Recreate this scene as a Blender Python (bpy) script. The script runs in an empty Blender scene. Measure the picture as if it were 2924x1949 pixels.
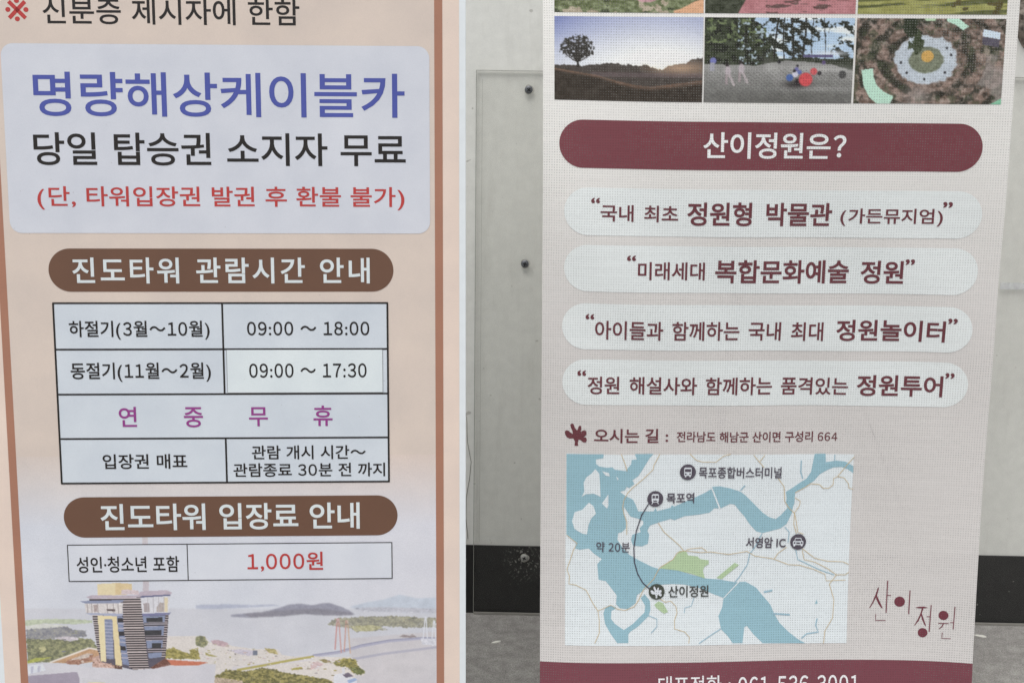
import bpy, bmesh, math, random
import numpy as np
from mathutils import Matrix, Vector
from mathutils.geometry import tessellate_polygon

rad = math.radians
SC = bpy.context.scene
COL = SC.collection

# ------------------------------------------------------------ camera
cam = bpy.data.objects.new("camera", bpy.data.cameras.new("camera"))
COL.objects.link(cam)
cam.data.sensor_width = 36.0
cam.data.lens = 36.0 * 4000.0 / 2924.0
cam.data.clip_start = 0.02
cam.data.clip_end = 500.0
cam.matrix_world = (Matrix.Translation((0, 0, 1.0953)) @ Matrix.Rotation(rad(90 - 14.0), 4, 'X')
                    @ Matrix.Rotation(rad(0.7146), 4, 'Z'))
SC.camera = cam

# ------------------------------------------------------------ sky, sun, exposure
SUN_EL, SUN_AZ = 62.0, 200.0            # overcast: the bright part of the sky is behind the viewer
world = bpy.data.worlds.new("World"); SC.world = world; world.use_nodes = True
wn = world.node_tree; wn.nodes.clear()
sky = wn.nodes.new('ShaderNodeTexSky'); sky.sky_type = 'NISHITA'; sky.sun_disc = False
sky.sun_elevation = rad(SUN_EL); sky.sun_rotation = rad(SUN_AZ)
sky.air_density = 1.0; sky.dust_density = 3.0; sky.ozone_density = 1.0
hs = wn.nodes.new('ShaderNodeHueSaturation'); hs.inputs['Saturation'].default_value = 0.22
bg = wn.nodes.new('ShaderNodeBackground'); bg.inputs['Strength'].default_value = 0.12
wo = wn.nodes.new('ShaderNodeOutputWorld')
wn.links.new(sky.outputs[0], hs.inputs['Color']); wn.links.new(hs.outputs[0], bg.inputs[0]); wn.links.new(bg.outputs[0], wo.inputs[0])
sl = bpy.data.lights.new("sun", 'SUN'); sl.energy = 1.3; sl.angle = rad(40); sl.color = (1.0, 0.97, 0.93)
sun = bpy.data.objects.new("sun", sl); COL.objects.link(sun)
a, e = rad(SUN_AZ), rad(SUN_EL)
sdir = Vector((math.sin(a) * math.cos(e), math.cos(a) * math.cos(e), math.sin(e)))
sun.rotation_euler = sdir.to_track_quat('Z', 'Y').to_euler(); sun.location = (0, -3, 6)
SC.view_settings.view_transform = 'Standard'; SC.view_settings.look = 'None'
SC.view_settings.exposure = 0.2; SC.view_settings.gamma = 1.0; SC.view_settings.use_curve_mapping = False
SC.cycles.use_denoising = True; SC.cycles.denoising_input_passes = 'RGB_ALBEDO_NORMAL'; SC.cycles.denoising_prefilter = 'NONE'
SC.cycles.use_adaptive_sampling = False
SC.cycles.transparent_max_bounces = 24

# ------------------------------------------------------------ layout of the prints, in millimetres on each board
LT = {
    'mark': ('※',-307.9,432.6,-279.9,460.2),
    'idline': ('신분증 제시자에 한함',-262.9,429.7,52.1,461.9),
    'title': ('명량해상케이블카',-278.9,317.3,181.7,371.9),
    'free': ('당일 탑승권 소지자 무료',-282,256.6,182.6,297.5),
    'refund': ('(단, 타워입장권 발권 후 환불 불가)',-280.4,201.1,180.6,230.6),
    'hours': ('진도타워 관람시간 안내',-241.3,107.3,135.5,140.6),
    'summer': ('하절기(3월～10월)',-248.8,34.8,-70.5,59.4),
    'summert': ('09:00 ～ 18:00',-22.6,40,134.1,57.9),
    'winter': ('동절기(11월～2월)',-249.2,-20.2,-70.5,5),
    'wintert': ('09:00 ～ 17:30',-21.2,-15.4,130,3.4),
    'y1': ('연',-190.4,-79.6,-167.4,-53.1),
    'y2': ('중',-107,-80.6,-82.4,-53.8),
    'y3': ('무',-23.1,-79.6,1.3,-54.2),
    'y4': ('휴',60.3,-79.6,85,-52.4),
    'ticket': ('입장권 매표',-213.6,-135.8,-104.5,-115.9),
    'open1': ('관람 개시 시간～',-20.7,-124.1,127.6,-105.3),
    'open2': ('관람종료 30분 전 까지',-45.1,-147.5,152.6,-129),
    'fee': ('진도타워 입장료 안내',-219.6,-218.8,118.6,-182.7),
    'adult': ('성인·청소년 포함',-253.5,-276,-119.6,-254),
    'price': ('1,000원',-30.2,-276.6,69.4,-249.8),
}
LG = {
    'stripe_r': (219.2,229.4),
    'stripe_l': (-334.3,-324.4),
    'white': 250.3,
    'edge': 258.7,
    'box': (-316.4,171.4,213,406),
    'pill1': (-271,96.8,165.8,151.9),
    'pill2': (-267.1,-228.1,168.4,-173.5),
    'table': (-267.4,-154.7,157.6,82),
    'rows': [22.1,-36.7,-95.3],
    'col12': -53.6,
    'col4': -53.9,
    'sticker': (-49.3,-34.9,150.6,21.2),
    'table2': (-264.1,-287.7,160.6,-238.1),
    'col2': -108.5,
}
RT = {
    'head': ('산이정원은?',-81.8,200.1,105.3,234.6),
    'a0': ('“',-227.5,138.8,-215.8,146.1),
    'a1': ('국내 최초',-214.8,114.9,-112.1,137.1),
    'a2': ('정원형 박물관',-100.4,111,92.2,142.6),
    'a3': ('(가든뮤지엄)',103.5,112,239.4,135.5),
    'a4': ('”',238.5,136.9,251,145),
    'b0': ('“',-178.7,62.6,-166.8,70.2),
    'b1': ('미래세대',-163.9,37,-74.1,61.5),
    'b2': ('복합문화예술 정원',-60.2,33.5,192.5,65.5),
    'b4': ('”',194.1,59.7,206.5,67.7),
    'c0': ('“',-232.8,-18.5,-221.2,-10.9),
    'c1': ('아이들과 함께하는 국내 최대',-219.8,-45.8,89.7,-19.5),
    'c2': ('정원놀이터',107.2,-45.8,253.6,-16.3),
    'c4': ('”',256.1,-20.1,268.4,-12.2),
    'd0': ('“',-243.1,-96.5,-231.2,-88.5),
    'd1': ('정원 해설사와 함께하는 품격있는',-228.9,-122,127.9,-96.9),
    'd2': ('정원투어',139.7,-122.8,256.1,-93.1),
    'd4': ('”',258.3,-96.5,270.3,-88.3),
    'way': ('오시는 길 :',-218.9,-190.5,-116.6,-170.3),
    'addr': ('전라남도 해남군 산이면 구성리 664',-105,-189.4,117.9,-174.2),
    'm1': ('목포종합버스터미널',-72.9,-240.8,42.5,-224.3),
    'm2': ('목포역',-117.1,-276.4,-78.2,-261.3),
    'm3': ('서영암 IC',-4.2,-341.3,51.6,-325.5),
    'm4': ('약 20분',-213.9,-346.2,-167.1,-331.5),
    'm5': ('산이정원',-112.4,-410.3,-55.4,-393.6),
    'tel1': ('대표전화 :',-125.2,-545.6,-22.5,-520.6),
    'tel2': ('061-536-3001',-11.7,-549.2,161.2,-523.8),
}
RG = {
    'edge': (-291.7,318.1),
    'band': -502.5,
    'head': (-270.1,184.95,283.1,247.9),
    'pills': [(-263,95.95,289.6,159.2),(-262.4,19.8,290.3,83),(-264.4,-59.85,288.6,3.3),(-263.4,-136.9,288.7,-73.7)],
    'map': (-256.7,-478.8,142.3,-206.9),
    'prow': (273.1,381.5),
    'prow1': 386.8,
    'pcol': [-276.6,-84.8,-82.95,108.8,111.5,302.2],
    'hub': [(-33.6,178.7),(2.4,179),(6.4,132.5),(13.6,109),(30,90.2),(29.6,79.7),(8,79.7),(-0.1,72),(-17.5,72),(-29.6,79.5),(-53,79.4),(-54.3,89.8),(-40.1,108.7),(-32.7,132.2)],
    'arm_l': [(-48.6,85.1),(-107.1,3.4),(-174.7,-130.9),(-243.8,-336.9)],
    'arm_r': [(27.2,85.5),(121.8,-75),(203.9,-260.4),(251.8,-384.8)],
    'arm_ur': [(-0.8,169.7),(110.2,250.6)],
}
LEAF = [
    (-245.5,-195.7),
    (-245.1,-189.8),
    (-247.1,-185.2),
    (-252.3,-185.7),
    (-256.1,-184),
    (-258.4,-180.2),
    (-259.2,-176.3),
    (-257.4,-174),
    (-254,-174.6),
    (-250.9,-177.3),
    (-247.9,-179.1),
    (-248.7,-174.5),
    (-251,-169.9),
    (-251.8,-166.1),
    (-249.6,-163.7),
    (-247.4,-164.7),
    (-245.8,-169),
    (-243.5,-172.8),
    (-241.6,-173),
    (-240.6,-168.8),
    (-239.1,-166.5),
    (-236.9,-167.2),
    (-236.5,-171),
    (-237.5,-175.7),
    (-235.3,-174.1),
    (-231.9,-172.8),
    (-229.6,-174.7),
    (-229.3,-178.6),
    (-231.5,-181.7),
    (-233.7,-183),
    (-229.9,-183.2),
    (-228.7,-187.1),
    (-230.1,-190.2),
    (-233.6,-190.3),
    (-237.4,-187.3),
    (-240.1,-186.6),
    (-241.1,-191.2),
    (-240.6,-195.6),
]
LOGO_POLY = [
    [(184.7,-397.8),(185.7,-400),(183.4,-410.3),(178.4,-421.4),(173.7,-428.9),(173.3,-427.4),(176.9,-420.7),(181.1,-409.6)],
    [(181.9,-410.3),(183.7,-410.8),(188.3,-420.5),(192.1,-428.3),(190.1,-428),(186.1,-422.9),(182.8,-415.8)],
    [(236.9,-426.2),(241.3,-424.5),(248.8,-423.8),(254.8,-425.4),(248.9,-426.5),(242.2,-426.8)],
    [(246.2,-426.2),(248,-427.2),(246.2,-434.4),(242.9,-444),(237.2,-452.2),(236.7,-451.2),(240.6,-444.1),(244,-435.3)],
    [(244.8,-435.2),(246.5,-434.4),(249.6,-442.9),(252.9,-451.8),(251.1,-451.3),(247.3,-443.8)],
    [(275.7,-446.8),(276.9,-447),(275.2,-451.9),(270.6,-455.7),(270.2,-455),(273.7,-451.2)],
]
LOGO_LINE = [
    ([(197.4,-388.3),(196.9,-434.8)],1.5),
    ([(196.7,-409.7),(202.8,-409.5)],1.1),
    ([(182.5,-437.1),(182.3,-446.1),(196.5,-445.8)],1.2),
    ([(228.7,-401.2),(228.3,-435.6)],1.5),
    ([(253.1,-438.2),(258.3,-437.9)],1.1),
    ([(258.4,-420.8),(257.4,-460)],1.4),
    ([(269.1,-447),(283.1,-446.2)],1.1),
    ([(284.9,-445),(290.1,-444.6)],1.1),
    ([(290.5,-421.6),(289.6,-454.2)],1.4),
    ([(275.1,-460.2),(274.9,-468.6),(287,-468.3)],1.1),
]
LOGO_DOT = [(215.1,-418.2,7.4),(248.5,-461.8,6.7),(275.7,-435.1,6.7)]
WATER = [[(-256.4,-207.6),(-205.2,-206.4),(-206,-211.9),(-215.8,-213.9),(-215.7,-220.4),(-211.2,-224),(-200.4,-225.7),(-193.3,-224.7),(-189.6,-228.3),(-180.6,-229.1),(-175.2,-230),(-167.4,-220.7),(-166.6,-214.2),(-159.4,-213.2),(-162.3,-205.8),(-136.3,-205.7),(-141.6,-211.3),(-150.2,-226.1),(-157.2,-237.3),(-165.1,-242.9),(-162.3,-248.4),(-169.4,-254),(-173.1,-252.2),(-174.8,-256.9),(-181.9,-259.7),(-174.6,-265.2),(-163.7,-270.7),(-159.1,-279.9),(-156.2,-287.4),(-134.6,-287.3),(-132,-282.7),(-130.1,-287.3),(-111.2,-282.7),(-109.4,-279),(-105.8,-280.9),(-82.5,-270.8),(-64.6,-262.5),(-53.9,-256),(-53.1,-253.3),(-43.2,-252.4),(-28.6,-255.3),(-13.9,-260.1),(-6.5,-265.7),(6.7,-278.9),(18,-290.2),(27.3,-296.8),(36.6,-299.7),(43.6,-294.1),(52.4,-283.9),(50.2,-275.5),(50.9,-269.9),(49.6,-260.5),(58.5,-254.9),(69,-247.5),(77.8,-241.9),(83.7,-232.5),(85.8,-219.4),(87.9,-206.4),(102.9,-206.3),(103.8,-218.5),(118.1,-216),(130.7,-217.3),(142.1,-223.8),(142.7,-234),(134.9,-228.5),(125.7,-225.2),(115,-225.9),(106.2,-229.7),(95.6,-236.2),(88.8,-244.7),(78.3,-253.1),(62.4,-262.4),(62.1,-277.4),(60.4,-281.1),(59,-291.4),(52.3,-306.4),(44.3,-312.9),(28,-317.4),(19,-319.8),(9.8,-317.2),(0.3,-306.9),(-7.3,-295.6),(-14.9,-287.1),(-21.5,-278.7),(-27.9,-277.7),(-40.4,-284.1),(-49.5,-284),(-56.6,-290.5),(-72.9,-293.2),(-91,-294.9),(-105.3,-300.4),(-110.8,-298.5),(-127,-303.1),(-139.6,-307.7),(-143.1,-315.2),(-140.3,-320.7),(-141.9,-333.7),(-150,-337.4),(-162.7,-336.5),(-165.5,-328.2),(-163.8,-320.8),(-152.1,-317),(-154,-311.5),(-148.7,-305.9),(-148.8,-301.2),(-156.1,-297.6),(-166.9,-294.8),(-174.3,-283.7),(-176.2,-280),(-176,-291.2),(-173.1,-302.3),(-173,-311.6),(-178.3,-317.2),(-183.7,-319.1),(-184.5,-328.3),(-177.1,-339.4),(-167.9,-349.5),(-155.1,-356.9),(-136.8,-366.1),(-125.9,-369.8),(-118.6,-369),(-100.3,-371.9),(-80.1,-378.5),(-58.1,-384.4),(-37.9,-386.5),(-17.6,-390.5),(-3,-389.8),(11.9,-398.3),(21.4,-409.6),(32.7,-422.7),(38.5,-435.8),(46.1,-448.8),(59.3,-461.9),(72.4,-472.2),(83.6,-478.5),(22.6,-477.4),(9.5,-464.7),(0,-452.6),(-3.6,-454.4),(-6.1,-476.8),(-20,-476.5),(-27.5,-465.8),(-36.8,-456.5),(-40.7,-438.1),(-35.4,-425.3),(-33.7,-412.4),(-48.5,-406.7),(-67,-398.1),(-89.1,-392.3),(-107.3,-391.2),(-121.9,-392),(-132.8,-392.9),(-143.7,-397.4),(-156.3,-407.5),(-158,-418.5),(-168.9,-426.8),(-179.8,-425.9),(-185.3,-420.4),(-184.5,-407.6),(-192.8,-396.7),(-200.1,-387.6),(-210.1,-385.9),(-212.1,-363.8),(-205.9,-356.3),(-216.8,-349.1),(-224.1,-341.8),(-236.7,-344),(-243,-342.3),(-242.2,-333),(-249.5,-327.7),(-255.3,-323.2)],[(-192.6,-422.3),(-185.3,-424.1),(-186.2,-426.8),(-191.6,-429.6),(-192.4,-440.6),(-186.9,-447.8),(-174.1,-456.4),(-161.4,-447.7),(-145.2,-431.3),(-144.3,-422.2),(-150.8,-411.2),(-145.4,-405.7),(-138,-414.9),(-137,-427.7),(-139.7,-436.8),(-154.1,-451.4),(-165,-458.6),(-167.7,-462.2),(-167.7,-474.5),(-183.2,-474.6),(-192.3,-462.3),(-200.6,-447.9),(-203,-433.4),(-199.8,-424.2)],[(96.2,-422.5),(97.9,-415.9),(99.9,-421.5)]]
ISLE = [
    [(-216.5,-227.8),(-211,-234.2),(-209.9,-247.1),(-208.7,-267.5),(-217.8,-263),(-228.5,-264.1),(-234.8,-268),(-231.3,-260.5),(-232.3,-247.6),(-228.8,-240.1),(-221.7,-234.4)],
    [(-233.7,-286.5),(-224.8,-276.1),(-218.5,-280.6),(-214.7,-291.7),(-220.9,-298.3),(-224.5,-306.7),(-227,-321.5),(-233.3,-320.8),(-244.2,-314.5),(-247.9,-303.5),(-244.4,-290.5)],
    [(-207.5,-230.4),(-197.6,-233),(-196.6,-237.7),(-202,-236.8)],
    [(-206.8,-276.7),(-198,-263.6),(-197.8,-280.3),(-199.5,-284)],
    [(-187.7,-237.5),(-184,-241.2),(-185.8,-243.1)],
    [(-54.8,-255.7),(-52.9,-255.1),(-40.8,-284.5),(-42.9,-285.2)],
    [(-34.1,-412.1),(-33.4,-413),(-10,-388.4),(-11.5,-387.8)],
]
GREEN = [[(-125,-368.9),(-115.1,-361.6),(-106.1,-356.1),(-97.2,-344.1),(-88.1,-345.1),(-85.2,-350.7),(-71.5,-352.7),(-68.7,-356.4),(-55.9,-358.4),(-55.8,-364),(-62.1,-367.6),(-63.8,-373.2),(-60.8,-384.3),(-78.3,-377.6),(-100.3,-371.9)],[(-44.4,-383.6),(-19.2,-362.6),(-12.7,-365.5),(-37,-385.6)],[(-131.6,-420.4),(-126.2,-415.9),(-119.8,-417.8),(-112.3,-430.7),(-117.8,-433.3),(-128.8,-425)]]
ROAD = [
    [(-127.7,-205.7),(-135.9,-222.4),(-136.7,-227.9),(-149.9,-240.9),(-164.1,-253.1),(-171.1,-260.5),(-176.3,-270.8),(-178,-281.9),(-176,-291.2),(-171.9,-302.3),(-171.6,-320.8)],
    [(-181.1,-206),(-175.4,-220.7),(-172.6,-230)],
    [(-86.1,-205.7),(-76.8,-215),(-67.7,-217.5),(-49.7,-217.6),(-39.2,-208.7),(-29.3,-206)],
    [(2.3,-207.1),(10.8,-217.4),(17.4,-224.9)],
    [(18,-207.2),(10.8,-217.4)],
    [(38,-240.8),(46.6,-253),(48.3,-273.6),(54.1,-283),(62.7,-291.4)],
    [(142.8,-210.1),(135.3,-219.2),(121,-238.9),(115.7,-241.8),(115.3,-251.1),(109.2,-255.8),(102,-255.9),(96.3,-250.3),(83.6,-249),(74.8,-254.9),(62.4,-261.5)],
    [(121,-238.9),(130.1,-240.7),(136.8,-249.1),(137.6,-255.6),(143.5,-256.8)],
    [(62.7,-269),(70.1,-273.7),(69.5,-280.2),(62.6,-290.5),(65.8,-303.6),(68.2,-318.6),(76.5,-321.4)],
    [(62.7,-291.4),(62.3,-307.3),(66.5,-320.5)],
    [(-127.9,-304),(-119.5,-317.1),(-106.6,-328.3),(-97.3,-336.7),(-91.7,-344.1),(-66.1,-347.2),(-53.4,-346.4),(-27.7,-350.4),(-2.2,-346),(9,-352.7),(34.7,-356.7),(57,-365.3),(73.5,-366.3),(92,-372),(108.7,-379.5),(110.8,-388.9),(138.2,-387.9)],
    [(-88.1,-343.2),(-82.7,-341.4),(-66.3,-340.1),(-58.9,-345.4)],
    [(53.4,-340),(41.8,-348.4),(36.6,-356.7)],
    [(75.4,-342),(93.3,-356.1),(111.7,-360.8),(133.6,-361.6),(141.9,-365.3)],
    [(75.5,-344.8),(78.7,-358),(93.5,-361.7),(112.1,-371.1),(125.2,-380.4),(137.9,-380.4),(142.3,-376.6)],
    [(125.2,-380.4),(115.5,-393.6),(122.6,-416),(121.5,-442.1),(111,-460.6),(109.5,-478.7)],
    [(-91.7,-344.1),(-100.8,-346.9),(-106.1,-356.1),(-124.1,-367.1),(-127.7,-372.6),(-133,-383.7),(-147.3,-399.3),(-154.4,-414.9),(-159.8,-423.1),(-172.5,-428.6),(-183.4,-426.8),(-192.6,-421.4),(-210.7,-429.8),(-208.8,-442.6),(-208.7,-460.7),(-215,-474.9)],
    [(-255.3,-323.2),(-240.4,-334.8),(-245.7,-344.2),(-250.1,-359.1),(-254.6,-372.1),(-250.9,-381.2),(-251.7,-392.3),(-241.8,-393.9),(-227.2,-400.9),(-218,-419),(-210.7,-429.8)],
    [(-123.5,-412.2),(-116.1,-416.9),(-108.8,-415.1),(-101.4,-422.5),(-99.5,-431.7),(-103,-442.6),(-102.9,-454.5),(-88.2,-459.2),(-81.7,-466.6),(-82.6,-475.3)],
]
RIVER = [
    ([(18.1,-320.1),(8.6,-340.6),(1.6,-349.8),(-0.8,-364.7),(-12.3,-383.1),(-21.2,-394.1)],1.3),
    ([(49.7,-311),(56.4,-318.5),(55,-333.5)],1.2),
    ([(66.4,-343.9),(69.6,-357.9),(101.2,-373),(121.5,-380.4)],1.2),
    ([(23.1,-405),(35,-402.3)],2.6),
    ([(36.7,-435.7),(60.7,-437.5)],2.4),
    ([(69.4,-215.7),(69.3,-232.5),(72.4,-241.9)],1.7),
    ([(-14,-258.2),(-7.9,-250.8)],1.7),
    ([(-36.8,-455.6),(-49.6,-463.5),(-67.9,-475.6)],1.3),
    ([(78,-471.4),(85.2,-465),(101.8,-462.4),(97.9,-453.1),(99.5,-442.9)],1.8),
    ([(-139.7,-435.9),(-127.8,-440.6),(-127.7,-451.5),(-135.8,-460.5)],1.1),
    ([(-76,-411.8),(-79.5,-422.8),(-88.6,-425.4),(-89.4,-432.7)],1),
    ([(115.8,-207.2),(115.9,-215.6)],1.2),
]
ROUTE = [
    (-142,-276.2),
    (-151.6,-292.9),
    (-158.5,-315.2),
    (-161.5,-339.3),
    (-160.5,-359.6),
    (-155.8,-376.2),
    (-148.4,-389.1),
    (-138.2,-398.4),
]
ICON = [
    (-88.2,-231.7),
    (-132.9,-269.3),
    (69.1,-332.3),
    (-128.7,-401.7),
]
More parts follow.
